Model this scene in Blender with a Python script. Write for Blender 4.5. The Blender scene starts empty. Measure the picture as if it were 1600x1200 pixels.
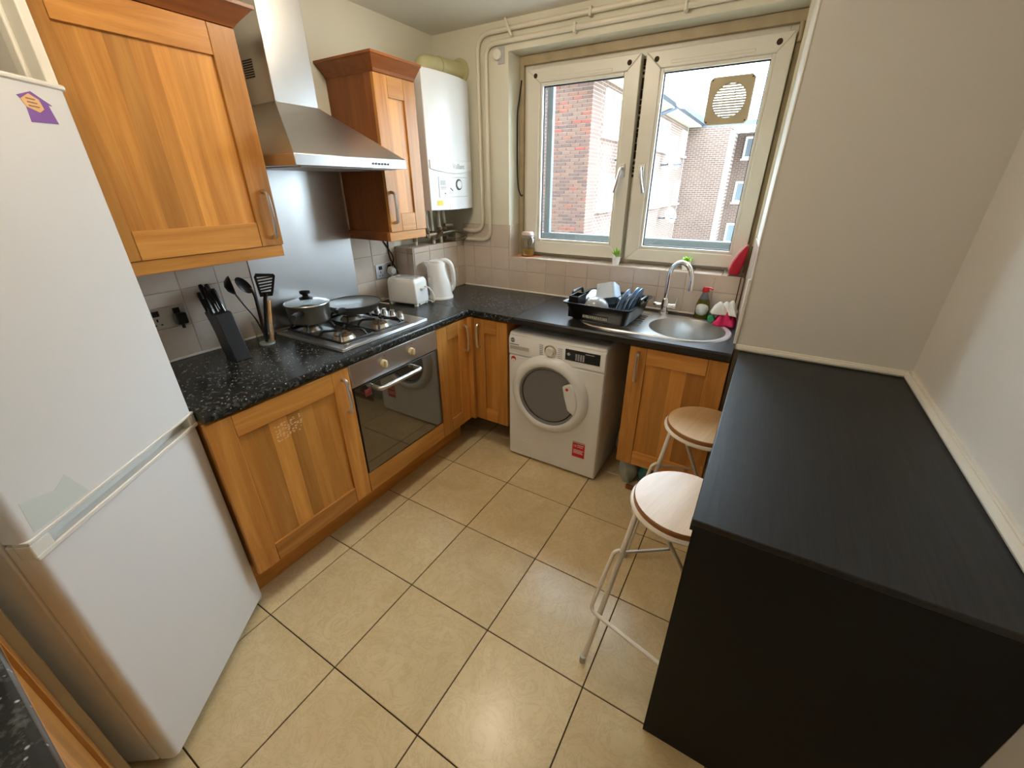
import bpy, bmesh, math, random
from mathutils import Matrix, Vector, Euler
random.seed(7)
scn = bpy.context.scene
COL = scn.collection
# ------------------------------------------------------------------ camera
cam_data = bpy.data.cameras.new('camera')
cam = bpy.data.objects.new('camera', cam_data)
COL.objects.link(cam)
F_PX = 642.29
cam_data.sensor_fit = 'HORIZONTAL'
cam_data.sensor_width = 36.0
cam_data.lens = F_PX / 1600.0 * 36.0
cam_data.clip_start = 0.02
cam_data.clip_end = 300
CAM_POS = Vector((2.0875, -2.5246, 1.6167))
yaw, pitch, roll = math.radians(-30.9948), math.radians(-25.7877), math.radians(0.2188)
fw = Vector((math.sin(yaw) * math.cos(pitch), math.cos(yaw) * math.cos(pitch), math.sin(pitch)))
rt = fw.cross(Vector((0, 0, 1))).normalized()
dn = fw.cross(rt)
r2 = math.cos(roll) * rt + math.sin(roll) * dn
d2 = -math.sin(roll) * rt + math.cos(roll) * dn
mw = Matrix((( r2.x, -d2.x, -fw.x, CAM_POS.x), (r2.y, -d2.y, -fw.y, CAM_POS.y), (r2.z, -d2.z, -fw.z, CAM_POS.z), (0, 0, 0, 1)))
cam.matrix_world = mw
scn.camera = cam
# ------------------------------------------------------------------ world, exposure
world = bpy.data.worlds.new('sky')
scn.world = world
world.use_nodes = True
bg = world.node_tree.nodes['Background']
bg.inputs[0].default_value = (0.70, 0.86, 1.0, 1)
bg.inputs[1].default_value = 9.5
scn.view_settings.view_transform = 'Standard'
scn.view_settings.look = 'None'
scn.view_settings.gamma = 1.0
scn.view_settings.use_curve_mapping = False
scn.view_settings.exposure = 1.0
LAMP_W = 38.0
# ------------------------------------------------------------------ materials
def lin(c):
    c = c / 255.0
    return c / 12.92 if c <= 0.04045 else ((c + 0.055) / 1.055) ** 2.4
def rgb(r, g, b): return (lin(r), lin(g), lin(b), 1.0)
MATS = {}
def nodes_of(name):
    m = bpy.data.materials.new(name); m.use_nodes = True
    nt = m.node_tree
    return m, nt, nt.nodes['Principled BSDF']
def mat(name, col, rough=0.5, metal=0.0, noise=0.0, nscale=8.0, bump=0.0, bscale=60.0, coat=0.0, spec=0.5, trans=0.0, ior=1.45, emit=None, es=0.0, sss=0.0):
    if name in MATS: return MATS[name]
    m, nt, b = nodes_of(name)
    b.inputs['Base Color'].default_value = col
    b.inputs['Roughness'].default_value = rough
    b.inputs['Metallic'].default_value = metal
    b.inputs['Coat Weight'].default_value = coat
    b.inputs['Coat Roughness'].default_value = 0.08
    b.inputs['Specular IOR Level'].default_value = spec
    b.inputs['Transmission Weight'].default_value = trans
    b.inputs['IOR'].default_value = ior
    if emit:
        b.inputs['Emission Color'].default_value = emit
        b.inputs['Emission Strength'].default_value = es
    L = nt.links.new
    tc = nt.nodes.new('ShaderNodeTexCoord')
    if noise > 0:
        n = nt.nodes.new('ShaderNodeTexNoise'); n.inputs['Scale'].default_value = nscale; n.inputs['Detail'].default_value = 5
        L(tc.outputs['Object'], n.inputs['Vector'])
        mx = nt.nodes.new('ShaderNodeMix'); mx.data_type = 'RGBA'
        mx.inputs[6].default_value = tuple(max(0, c * (1 - noise)) for c in col[:3]) + (1,)
        mx.inputs[7].default_value = tuple(min(1, c * (1 + noise)) for c in col[:3]) + (1,)
        L(n.outputs['Fac'], mx.inputs[0]); L(mx.outputs[2], b.inputs['Base Color'])
    if bump > 0:
        n2 = nt.nodes.new('ShaderNodeTexNoise'); n2.inputs['Scale'].default_value = bscale; n2.inputs['Detail'].default_value = 3
        L(tc.outputs['Object'], n2.inputs['Vector'])
        bp = nt.nodes.new('ShaderNodeBump'); bp.inputs['Strength'].default_value = bump; bp.inputs['Distance'].default_value = 0.01
        L(n2.outputs['Fac'], bp.inputs['Height']); L(bp.outputs['Normal'], b.inputs['Normal'])
    MATS[name] = m
    return m
def ramp(nt, stops):
    r = nt.nodes.new('ShaderNodeValToRGB')
    e = r.color_ramp.elements
    e[0].position, e[0].color = stops[0]
    e[1].position, e[1].color = stops[-1]
    for p, c in stops[1:-1]:
        x = e.new(p); x.color = c
    return r
def wood(name, axis, dark, light, rough=0.38, tone=0.35, stretch=14.0, spec=0.4):
    """grain runs along axis (0,1,2); each piece takes its own tone and grain offset"""
    if name in MATS: return MATS[name]
    m, nt, b = nodes_of(name); L = nt.links.new
    tc = nt.nodes.new('ShaderNodeTexCoord'); oi = nt.nodes.new('ShaderNodeObjectInfo')
    ad = nt.nodes.new('ShaderNodeVectorMath'); ad.operation = 'ADD'
    mu = nt.nodes.new('ShaderNodeMath'); mu.operation = 'MULTIPLY'; mu.inputs[1].default_value = 37.0
    L(oi.outputs['Random'], mu.inputs[0]); L(tc.outputs['Object'], ad.inputs[0]); L(mu.outputs[0], ad.inputs[1])
    mp = nt.nodes.new('ShaderNodeMapping')
    sc = [stretch * 1.6] * 3; sc[axis] = stretch * 0.11
    mp.inputs['Scale'].default_value = sc
    L(ad.outputs[0], mp.inputs['Vector'])
    n = nt.nodes.new('ShaderNodeTexNoise'); n.inputs['Scale'].default_value = 1.0; n.inputs['Detail'].default_value = 6; n.inputs['Roughness'].default_value = 0.6; n.inputs['Distortion'].default_value = 0.9
    L(mp.outputs['Vector'], n.inputs['Vector'])
    mid = tuple((dark[i] + light[i]) / 2 for i in range(3)) + (1,)
    r = ramp(nt, [(0.25, dark), (0.5, mid), (0.72, light)])
    L(n.outputs['Fac'], r.inputs['Fac'])
    # fine pores
    mp2 = nt.nodes.new('ShaderNodeMapping'); s2 = [320.0] * 3; s2[axis] = 9.0; mp2.inputs['Scale'].default_value = s2
    L(ad.outputs[0], mp2.inputs['Vector'])
    n2 = nt.nodes.new('ShaderNodeTexNoise'); n2.inputs['Scale'].default_value = 1.0; n2.inputs['Detail'].default_value = 2
    L(mp2.outputs['Vector'], n2.inputs['Vector'])
    hs = nt.nodes.new('ShaderNodeHueSaturation')
    mr = nt.nodes.new('ShaderNodeMapRange'); mr.inputs['To Min'].default_value = 1 - tone * 0.5; mr.inputs['To Max'].default_value = 1 + tone * 0.5
    L(oi.outputs['Random'], mr.inputs['Value'])
    mm = nt.nodes.new('ShaderNodeMapRange'); mm.inputs['To Min'].default_value = 0.86; mm.inputs['To Max'].default_value = 1.1
    L(n2.outputs['Fac'], mm.inputs['Value'])
    m3 = nt.nodes.new('ShaderNodeMath'); m3.operation = 'MULTIPLY'; L(mr.outputs[0], m3.inputs[0]); L(mm.outputs[0], m3.inputs[1])
    L(m3.outputs[0], hs.inputs['Value']); L(r.outputs['Color'], hs.inputs['Color']); L(hs.outputs['Color'], b.inputs['Base Color'])
    bp = nt.nodes.new('ShaderNodeBump'); bp.inputs['Strength'].default_value = 0.08; bp.inputs['Distance'].default_value = 0.004
    L(n2.outputs['Fac'], bp.inputs['Height']); L(bp.outputs['Normal'], b.inputs['Normal'])
    b.inputs['Roughness'].default_value = rough; b.inputs['Specular IOR Level'].default_value = spec
    MATS[name] = m
    return m
OD, OL = rgb(172, 110, 46), rgb(214, 154, 78)
OAK_X = wood('oak_grain_x', 0, OD, OL); OAK_Y = wood('oak_grain_y', 1, OD, OL); OAK_Z = wood('oak_grain_z', 2, OD, OL)
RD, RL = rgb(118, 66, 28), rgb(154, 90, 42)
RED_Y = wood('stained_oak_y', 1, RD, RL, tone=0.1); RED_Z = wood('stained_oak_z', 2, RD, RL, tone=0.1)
STAVE = wood('oak_stave_z', 2, rgb(176, 112, 46), rgb(216, 156, 78), tone=0.5, stretch=10)
SEATW = wood('ash_seat', 1, rgb(196, 156, 108), rgb(224, 190, 146), rough=0.32, spec=0.7, tone=0.08, stretch=9)
SEATE = wood('oak_seat_edge', 0, rgb(132, 82, 36), rgb(168, 110, 54), rough=0.4, tone=0.05)
SPOONW = wood('spoon_wood', 2, rgb(190, 140, 86), rgb(220, 175, 120), tone=0.1)

def speckle(name, base, fleck, amount, rough, grain=False):
    m, nt, b = nodes_of(name); L = nt.links.new
    tc = nt.nodes.new('ShaderNodeTexCoord')
    n = nt.nodes.new('ShaderNodeTexNoise'); n.inputs['Scale'].default_value = 55; n.inputs['Detail'].default_value = 4; n.inputs['Roughness'].default_value = 0.7
    L(tc.outputs['Object'], n.inputs['Vector'])
    v = nt.nodes.new('ShaderNodeTexVoronoi'); v.inputs['Scale'].default_value = 75
    L(tc.outputs['Object'], v.inputs['Vector'])
    r1 = ramp(nt, [(0.5, (0, 0, 0, 1)), (0.72, (1, 1, 1, 1))]); L(n.outputs['Fac'], r1.inputs['Fac'])
    r2 = ramp(nt, [(0.10, (1, 1, 1, 1)), (0.24, (0, 0, 0, 1))]); L(v.outputs['Distance'], r2.inputs['Fac'])
    wn = nt.nodes.new('ShaderNodeSeparateColor'); L(v.outputs['Color'], wn.inputs[0])
    gt = nt.nodes.new('ShaderNodeMath'); gt.operation = 'GREATER_THAN'; gt.inputs[1].default_value = 1 - amount; L(wn.outputs[0], gt.inputs[0])
    mu = nt.nodes.new('ShaderNodeMath'); mu.operation = 'MULTIPLY'; L(r2.outputs['Color'], mu.inputs[0]); L(gt.outputs[0], mu.inputs[1])
    m2 = nt.nodes.new('ShaderNodeMath'); m2.operation = 'MULTIPLY'; m2.inputs[1].default_value = 0.22; L(r1.outputs['Color'], m2.inputs[0])
    mxv = nt.nodes.new('ShaderNodeMath'); mxv.operation = 'MAXIMUM'; L(mu.outputs[0], mxv.inputs[0]); L(m2.outputs[0], mxv.inputs[1])
    mx = nt.nodes.new('ShaderNodeMix'); mx.data_type = 'RGBA'; mx.inputs[6].default_value = base; mx.inputs[7].default_value = fleck
    L(mxv.outputs[0], mx.inputs[0]); L(mx.outputs[2], b.inputs['Base Color'])
    b.inputs['Roughness'].default_value = rough
    MATS[name] = m
    return m
GRANITE = speckle('speckled_black_laminate', rgb(24, 26, 26), rgb(168, 170, 166), 0.45, 0.24)
BLACKWT = mat('black_laminate', rgb(26, 27, 28), 0.33, bump=0.06, bscale=90)
def blackgrain(name, axis, rough):
    m, nt, b = nodes_of(name); L = nt.links.new
    tc = nt.nodes.new('ShaderNodeTexCoord'); mp = nt.nodes.new('ShaderNodeMapping')
    s = [55.0] * 3; s[axis] = 3.0; mp.inputs['Scale'].default_value = s; L(tc.outputs['Object'], mp.inputs['Vector'])
    n = nt.nodes.new('ShaderNodeTexNoise'); n.inputs['Scale'].default_value = 1; n.inputs['Detail'].default_value = 5; n.inputs['Distortion'].default_value = 1.6; L(mp.outputs[0], n.inputs['Vector'])
    r = ramp(nt, [(0.35, rgb(13, 13, 14)), (0.65, rgb(28, 29, 31))]); L(n.outputs['Fac'], r.inputs['Fac']); L(r.outputs['Color'], b.inputs['Base Color'])
    bp = nt.nodes.new('ShaderNodeBump'); bp.inputs['Strength'].default_value = 0.12; bp.inputs['Distance'].default_value = 0.004
    L(n.outputs['Fac'], bp.inputs['Height']); L(bp.outputs['Normal'], b.inputs['Normal'])
    b.inputs['Roughness'].default_value = rough
    MATS[name] = m; return m
BARTOP = blackgrain('black_woodgrain_laminate', 1, 0.43)
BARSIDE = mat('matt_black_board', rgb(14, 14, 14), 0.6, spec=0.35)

def tile_mat(name, c1, c2, rough, vein=None, scale=5.0):
    m, nt, b = nodes_of(name); L = nt.links.new
    tc = nt.nodes.new('ShaderNodeTexCoord'); oi = nt.nodes.new('ShaderNodeObjectInfo')
    ad = nt.nodes.new('ShaderNodeVectorMath'); ad.operation = 'ADD'
    mu = nt.nodes.new('ShaderNodeMath'); mu.operation = 'MULTIPLY'; mu.inputs[1].default_value = 23.0
    L(oi.outputs['Random'], mu.inputs[0]); L(tc.outputs['Object'], ad.inputs[0]); L(mu.outputs[0], ad.inputs[1])
    n = nt.nodes.new('ShaderNodeTexNoise'); n.inputs['Scale'].default_value = scale; n.inputs['Detail'].default_value = 7; n.inputs['Roughness'].default_value = 0.62; n.inputs['Distortion'].default_value = 0.7
    L(ad.outputs[0], n.inputs['Vector'])
    r = ramp(nt, [(0.3, c1), (0.7, c2)]); L(n.outputs['Fac'], r.inputs['Fac'])
    src = r.outputs['Color']
    if vein:
        n3 = nt.nodes.new('ShaderNodeTexNoise'); n3.inputs['Scale'].default_value = scale * 1.7; n3.inputs['Detail'].default_value = 9; n3.inputs['Roughness'].default_value = 0.75; n3.inputs['Distortion'].default_value = 2.2
        L(ad.outputs[0], n3.inputs['Vector'])
        r3 = ramp(nt, [(0.47, (0, 0, 0, 1)), (0.5, (0.55, 0.55, 0.55, 1)), (0.53, (0, 0, 0, 1))]); L(n3.outputs['Fac'], r3.inputs['Fac'])
        mx = nt.nodes.new('ShaderNodeMix'); mx.data_type = 'RGBA'; mx.inputs[7].default_value = vein
        L(r3.outputs['Color'], mx.inputs[0]); L(src, mx.inputs[6]); src = mx.outputs[2]
    hs = nt.nodes.new('ShaderNodeHueSaturation'); mr = nt.nodes.new('ShaderNodeMapRange'); mr.inputs['To Min'].default_value = 0.95; mr.inputs['To Max'].default_value = 1.05
    L(oi.outputs['Random'], mr.inputs['Value']); L(mr.outputs[0], hs.inputs['Value']); L(src, hs.inputs['Color']); L(hs.outputs['Color'], b.inputs['Base Color'])
    b.inputs['Roughness'].default_value = rough
    MATS[name] = m
    return m
FLOORT = tile_mat('cream_stone_tile', rgb(208, 186, 142), rgb(224, 205, 164), 0.24, vein=rgb(192, 168, 124))
WALLT = tile_mat('beige_glazed_tile', rgb(200, 184, 168), rgb(210, 195, 180), 0.16)
GROUT = mat('dark_grout', rgb(62, 46, 34), 0.9)
WGROUT = mat('pale_grout', rgb(178, 162, 146), 0.85)
PLASTER = mat('cream_wall_paint', rgb(216, 212, 192), 0.72, bump=0.05, bscale=180)
PLASTERB = mat('warm_white_wall_paint', rgb(218, 214, 206), 0.7, bump=0.12, bscale=260)
CEILP = mat('white_ceiling_paint', rgb(226, 222, 210), 0.8, bump=0.05, bscale=120)
GLOSSW = mat('white_gloss_paint', rgb(226, 222, 210), 0.3)
UPVC = mat('aged_white_upvc', rgb(222, 218, 204), 0.32, noise=0.05, nscale=6)
UPVCD = mat('grubby_upvc', rgb(176, 160, 128), 0.5, noise=0.25, nscale=14)
GASKET = mat('black_gasket', rgb(20, 20, 20), 0.6)
MOULD = mat('mould_stain', rgb(58, 44, 30), 0.9, noise=0.4, nscale=40)
APPL = mat('white_appliance_enamel', rgb(230, 231, 230), 0.28)
APPLP = mat('white_appliance_plastic', rgb(226, 224, 216), 0.35)
FRIDGE = mat('white_fridge_enamel', rgb(229, 229, 229), 0.42, bump=0.02, bscale=240)
GREYP = mat('grey_plastic', rgb(120, 120, 122), 0.4)
LGREY = mat('light_grey_plastic', rgb(178, 178, 176), 0.4)
BLACKP = mat('black_plastic', rgb(14, 14, 15), 0.32)
BLACKM = mat('black_iron', rgb(20, 20, 21), 0.45)
def brushed(name, col, rough, axis, aniso=0.5):
    m, nt, b = nodes_of(name); L = nt.links.new
    b.inputs['Base Color'].default_value = col; b.inputs['Metallic'].default_value = 1.0
    tc = nt.nodes.new('ShaderNodeTexCoord'); mp = nt.nodes.new('ShaderNodeMapping')
    s = [260.0] * 3; s[axis] = 2.0; mp.inputs['Scale'].default_value = s; L(tc.outputs['Object'], mp.inputs['Vector'])
    n = nt.nodes.new('ShaderNodeTexNoise'); n.inputs['Scale'].default_value = 1; n.inputs['Detail'].default_value = 3; L(mp.outputs[0], n.inputs['Vector'])
    n2 = nt.nodes.new('ShaderNodeTexNoise'); n2.inputs['Scale'].default_value = 4; n2.inputs['Detail'].default_value = 4; L(tc.outputs['Object'], n2.inputs['Vector'])
    a = nt.nodes.new('ShaderNodeMath'); a.operation = 'ADD'; L(n.outputs['Fac'], a.inputs[0]); L(n2.outputs['Fac'], a.inputs[1])
    mr = nt.nodes.new('ShaderNodeMapRange'); mr.inputs['From Min'].default_value = 0.6; mr.inputs['From Max'].default_value = 1.4
    mr.inputs['To Min'].default_value = rough * 0.93; mr.inputs['To Max'].default_value = rough * 1.1
    L(a.outputs[0], mr.inputs['Value']); L(mr.outputs[0], b.inputs['Roughness'])
    MATS[name] = m; return m
STEEL = brushed('brushed_steel', (0.60, 0.60, 0.60, 1), 0.32, 1)
STEELX = brushed('brushed_steel_x', (0.62, 0.62, 0.61, 1), 0.3, 0)
SPLASH = brushed('brushed_steel_sheet', (0.61, 0.61, 0.61, 1), 0.36, 2)
SATIN = mat('satin_nickel', (0.66, 0.64, 0.61, 1), 0.3, 1.0)
CHROME = mat('chrome', (0.85, 0.85, 0.86, 1), 0.06, 1.0)
COPPER = mat('old_brass_fitting', (0.32, 0.24, 0.16, 1), 0.5, 0.8, noise=0.3)
ALU = mat('burner_aluminium', (0.55, 0.5, 0.42, 1), 0.35, 0.9)
PANOUT = mat('grey_pan_coating', rgb(94, 92, 86), 0.3, 0.5)
PANIN = mat('nonstick_black', rgb(22, 19, 16), 0.6, spec=0.12)
OVENGL = mat('black_oven_glass', rgb(30, 32, 26), 0.03, 0.0, coat=1.0, spec=1.0, ior=1.9)
WASHGL = mat('smoked_door_glass', rgb(38, 36, 30), 0.05, coat=0.5, spec=0.8)
DARK = mat('dark_interior', rgb(14, 12, 10), 0.9)
def thin_glass(name, tint, gloss):
    m = bpy.data.materials.new(name); m.use_nodes = True; nt = m.node_tree
    for n in list(nt.nodes):
        if n.type != 'OUTPUT_MATERIAL': nt.nodes.remove(n)
    out = nt.nodes['Material Output']
    t = nt.nodes.new('ShaderNodeBsdfTransparent'); t.inputs[0].default_value = tint
    g = nt.nodes.new('ShaderNodeBsdfGlossy'); g.inputs['Roughness'].default_value = 0.02
    lw = nt.nodes.new('ShaderNodeLayerWeight'); lw.inputs[0].default_value = 0.5
    pw = nt.nodes.new('ShaderNodeMath'); pw.operation = 'POWER'; pw.inputs[1].default_value = 5.0; nt.links.new(lw.outputs['Facing'], pw.inputs[0])
    fr = nt.nodes.new('ShaderNodeMath'); fr.operation = 'MULTIPLY_ADD'; fr.inputs[1].default_value = 0.96; fr.inputs[2].default_value = 0.035; nt.links.new(pw.outputs[0], fr.inputs[0])
    mx = nt.nodes.new('ShaderNodeMixShader')
    mu = nt.nodes.new('ShaderNodeMath'); mu.operation = 'MULTIPLY'; mu.inputs[1].default_value = gloss
    nt.links.new(fr.outputs[0], mu.inputs[0]); nt.links.new(mu.outputs[0], mx.inputs[0])
    nt.links.new(t.outputs[0], mx.inputs[1]); nt.links.new(g.outputs[0], mx.inputs[2]); nt.links.new(mx.outputs[0], out.inputs[0])
    MATS[name] = m; return m
PANE = thin_glass('window_glass', (0.97, 0.98, 0.98, 1), 1.0)
TUMBLER = thin_glass('clear_glass', (0.95, 0.96, 0.955, 1), 1.6)
CLEARPL = thin_glass('clear_plastic', (0.80, 0.86, 0.92, 1), 2.5)
BLUEPL = mat('pale_blue_translucent_plastic', rgb(186, 208, 226), 0.25, trans=0.35)
GREEN = mat('bright_leaf_green', rgb(150, 196, 66), 0.5, noise=0.2)
WHITEC = mat('white_ceramic', rgb(238, 238, 234), 0.25)
RED = mat('red_plastic', rgb(200, 26, 34), 0.35)
REDCL = mat('red_fabric', rgb(176, 20, 44), 0.6)
PINK = mat('magenta_cloth', rgb(196, 18, 84), 0.7, bump=0.3, bscale=120)
TOWEL = mat('white_terry_cloth', rgb(226, 222, 214), 0.95, bump=0.6, bscale=260)
HONEY = mat('amber_liquid', rgb(214, 160, 30), 0.1, trans=0.5)
SOAP = mat('olive_green_liquid', rgb(112, 112, 24), 0.12, trans=0.35)
TEAL = mat('green_bottle_cap', rgb(60, 160, 116), 0.35)
PURPLE = mat('purple_print', rgb(136, 88, 168), 0.5)
CREAMP = mat('peach_print', rgb(236, 190, 130), 0.5)
YELLOW = mat('yellow_label', rgb(226, 206, 60), 0.5)
REDLBL = mat('red_label', rgb(206, 34, 48), 0.45)
DISPLAY = mat('black_display', rgb(22, 22, 26), 0.12)
INK = mat('dark_ink', rgb(60, 60, 60), 0.6)
PALEINK = mat('pale_print', rgb(200, 200, 205), 0.5)
LABELW = mat('white_label', rgb(226, 228, 224), 0.5)
BEIGEPL = mat('aged_beige_plastic', rgb(190, 176, 142), 0.5, noise=0.12, nscale=20)
FLUE = mat('flue_cream_metal', rgb(190, 182, 138), 0.4, noise=0.12, nscale=10)
PIPEW = mat('white_painted_pipe', rgb(216, 208, 188), 0.4)
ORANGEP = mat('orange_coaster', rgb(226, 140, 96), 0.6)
PACK1 = mat('pale_packet', rgb(170, 178, 170), 0.5, noise=0.3, nscale=30)
PACK2 = mat('teal_packet', rgb(70, 140, 150), 0.4, noise=0.4, nscale=30)
PACK3 = mat('maroon_packet', rgb(130, 24, 46), 0.4, noise=0.2, nscale=30)
RAILM = mat('grey_painted_metal', rgb(84, 92, 94), 0.5)
SOFFIT = mat('cream_soffit', rgb(214, 210, 184), 0.7)
GUTTER = mat('dark_slate_gutter', rgb(74, 86, 100), 0.5)
ROOF = mat('slate_roof', rgb(96, 104, 112), 0.7, noise=0.2, nscale=6)
EXTW = mat('white_window_frame', rgb(236, 238, 236), 0.5)
EXTG = mat('far_window_glass', rgb(120, 132, 138), 0.1)
DISHG = mat('satellite_dish_grey', rgb(176, 178, 178), 0.5)
GROUND = mat('courtyard_paving', rgb(150, 146, 138), 0.9, noise=0.15)
STONEC = mat('chimney_render', rgb(196, 206, 204), 0.8)
SCUFF = mat('adhesive_residue', rgb(236, 200, 150), 0.8)
FPATCH = mat('paper_tape_patch', rgb(214, 220, 216), 0.6)

def brick_mat(name, a, bcol, mortar, plane):
    m, nt, b = nodes_of(name); L = nt.links.new
    tc = nt.nodes.new('ShaderNodeTexCoord'); sp = nt.nodes.new('ShaderNodeSeparateXYZ'); cb = nt.nodes.new('ShaderNodeCombineXYZ')
    L(tc.outputs['Object'], sp.inputs[0]); L(sp.outputs[0 if plane == 'x' else 1], cb.inputs[0]); L(sp.outputs[2], cb.inputs[1])
    br = nt.nodes.new('ShaderNodeTexBrick'); br.inputs['Scale'].default_value = 1.0
    br.inputs['Brick Width'].default_value = 0.225; br.inputs['Row Height'].default_value = 0.075; br.inputs['Mortar Size'].default_value = 0.007; br.inputs['Mortar Smooth'].default_value = 0.1
    br.inputs['Color1'].default_value = a; br.inputs['Color2'].default_value = bcol; br.inputs['Mortar'].default_value = mortar; br.inputs['Bias'].default_value = -0.1
    L(cb.outputs[0], br.inputs['Vector'])
    n = nt.nodes.new('ShaderNodeTexNoise'); n.inputs['Scale'].default_value = 0.8; n.inputs['Detail'].default_value = 5; L(tc.outputs['Object'], n.inputs['Vector'])
    hs = nt.nodes.new('ShaderNodeHueSaturation'); mr = nt.nodes.new('ShaderNodeMapRange'); mr.inputs['To Min'].default_value = 0.75; mr.inputs['To Max'].default_value = 1.25
    L(n.outputs['Fac'], mr.inputs['Value']); L(mr.outputs[0], hs.inputs['Value']); L(br.outputs['Color'], hs.inputs['Color']); L(hs.outputs['Color'], b.inputs['Base Color'])
    b.inputs['Roughness'].default_value = 0.9
    MATS[name] = m; return m
BRX = brick_mat('brickwork_x', rgb(112, 86, 74), rgb(98, 76, 66), rgb(160, 152, 140), 'x')
BRY = brick_mat('brickwork_y', rgb(112, 86, 74), rgb(98, 76, 66), rgb(160, 152, 140), 'y')
def brick_piece():
    m, nt, b = nodes_of('single_brick'); L = nt.links.new
    oi = nt.nodes.new('ShaderNodeObjectInfo')
    r = ramp(nt, [(0.0, rgb(96, 78, 72)), (0.35, rgb(114, 88, 78)), (0.7, rgb(124, 98, 84)), (0.93, rgb(130, 88, 70)), (1.0, rgb(138, 76, 66))]); L(oi.outputs['Random'], r.inputs['Fac'])
    L(r.outputs['Color'], b.inputs['Base Color']); b.inputs['Roughness'].default_value = 0.9
    MATS['single_brick'] = m; return m
BRICK = brick_piece()

# ------------------------------------------------------------------ mesh helpers
MW = {}
class MB:
    def __init__(self): self.v = []; self.f = []
    def add(self, vs, fs, M=None):
        o = len(self.v)
        self.v += [(M @ Vector(v)) if M else Vector(v) for v in vs]
        self.f += [tuple(i + o for i in f) for f in fs]
        return self
    def box(self, x0, x1, y0, y1, z0, z1, M=None):
        vs = [(x0, y0, z0), (x1, y0, z0), (x1, y1, z0), (x0, y1, z0), (x0, y0, z1), (x1, y0, z1), (x1, y1, z1), (x0, y1, z1)]
        return self.add(vs, [(0, 3, 2, 1), (4, 5, 6, 7), (0, 1, 5, 4), (1, 2, 6, 5), (2, 3, 7, 6), (3, 0, 4, 7)], M)
    def tile(self, axis, front, back, a0, a1, b0, b1, ch=0.0015, s=1):
        """bevelled slab: axis = normal axis; front face proud; s = +1/-1 side"""
        def P(n, a, b):
            if axis == 0: return (n, a, b)
            if axis == 1: return (a, n, b)
            return (a, b, n)
        m = front - s * ch
        vs = [P(back, a0, b0), P(back, a1, b0), P(back, a1, b1), P(back, a0, b1), P(m, a0, b0), P(m, a1, b0), P(m, a1, b1), P(m, a0, b1),
              P(front, a0 + ch, b0 + ch), P(front, a1 - ch, b0 + ch), P(front, a1 - ch, b1 - ch), P(front, a0 + ch, b1 - ch)]
        fs = []
        for k in range(4):
            n = (k + 1) % 4
            fs += [(k, n, 4 + n, 4 + k), (4 + k, 4 + n, 8 + n, 8 + k)]
        fs += [(8, 9, 10, 11), (3, 2, 1, 0)]
        return self.add(vs, fs)
    def prism(self, poly, d0, d1, P):
        """poly of (a,b); P(a,b,d) -> point"""
        n = len(poly)
        vs = [P(a, b, d0) for a, b in poly] + [P(a, b, d1) for a, b in poly]
        fs = [tuple(range(n))[::-1], tuple(range(n, 2 * n))] + [(i, (i + 1) % n, n + (i + 1) % n, n + i) for i in range(n)]
        return self.add(vs, fs)
    def cyl(self, p0, p1, r0, r1=None, n=16, cap=True):
        p0, p1 = Vector(p0), Vector(p1); r1 = r0 if r1 is None else r1
        d = (p1 - p0).normalized(); a = d.orthogonal().normalized(); b = d.cross(a)
        vs = []
        for p, r in ((p0, r0), (p1, r1)):
            vs += [p + r * (math.cos(2 * math.pi * k / n) * a + math.sin(2 * math.pi * k / n) * b) for k in range(n)]
        fs = [(k, (k + 1) % n, n + (k + 1) % n, n + k) for k in range(n)]
        if cap: fs += [tuple(range(n))[::-1], tuple(range(n, 2 * n))]
        return self.add(vs, fs)
    def tube(self, pts, r, n=8, closed=False, cap=True):
        pts = [Vector(p) for p in pts]; m = len(pts)
        rs = r if isinstance(r, (list, tuple)) else [r] * m
        tang = []
        for i in range(m):
            if closed: t = pts[(i + 1) % m] - pts[i - 1]
            else: t = pts[min(i + 1, m - 1)] - pts[max(i - 1, 0)]
            tang.append(t.normalized())
        a = tang[0].orthogonal().normalized(); vs = []
        for i in range(m):
            a = (a - tang[i] * a.dot(tang[i])).normalized(); b = tang[i].cross(a)
            vs += [pts[i] + rs[i] * (math.cos(2 * math.pi * k / n) * a + math.sin(2 * math.pi * k / n) * b) for k in range(n)]
        fs = []
        for i in range(m if closed else m - 1):
            j = (i + 1) % m
            fs += [(i * n + k, i * n + (k + 1) % n, j * n + (k + 1) % n, j * n + k) for k in range(n)]
        if cap and not closed: fs += [tuple(range(n))[::-1], tuple(range((m - 1) * n, m * n))]
        return self.add(vs, fs)
    def lathe(self, prof, c=(0, 0, 0), n=28, M=None, sx=1, sy=1):
        m = len(prof); vs = []
        for r, z in prof:
            vs += [(c[0] + sx * r * math.cos(2 * math.pi * k / n), c[1] + sy * r * math.sin(2 * math.pi * k / n), c[2] + z) for k in range(n)]
        fs = [(i * n + k, i * n + (k + 1) % n, (i + 1) * n + (k + 1) % n, (i + 1) * n + k) for i in range(m - 1) for k in range(n)]
        fs += [tuple(range(n))[::-1], tuple(range((m - 1) * n, m * n))]
        return self.add(vs, fs, M)
    def grid(self, fn, nu, nv, M=None):
        vs = [fn(i / nu, j / nv) for j in range(nv + 1) for i in range(nu + 1)]
        fs = [(j * (nu + 1) + i, j * (nu + 1) + i + 1, (j + 1) * (nu + 1) + i + 1, (j + 1) * (nu + 1) + i) for j in range(nv) for i in range(nu)]
        return self.add(vs, fs, M)
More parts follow.
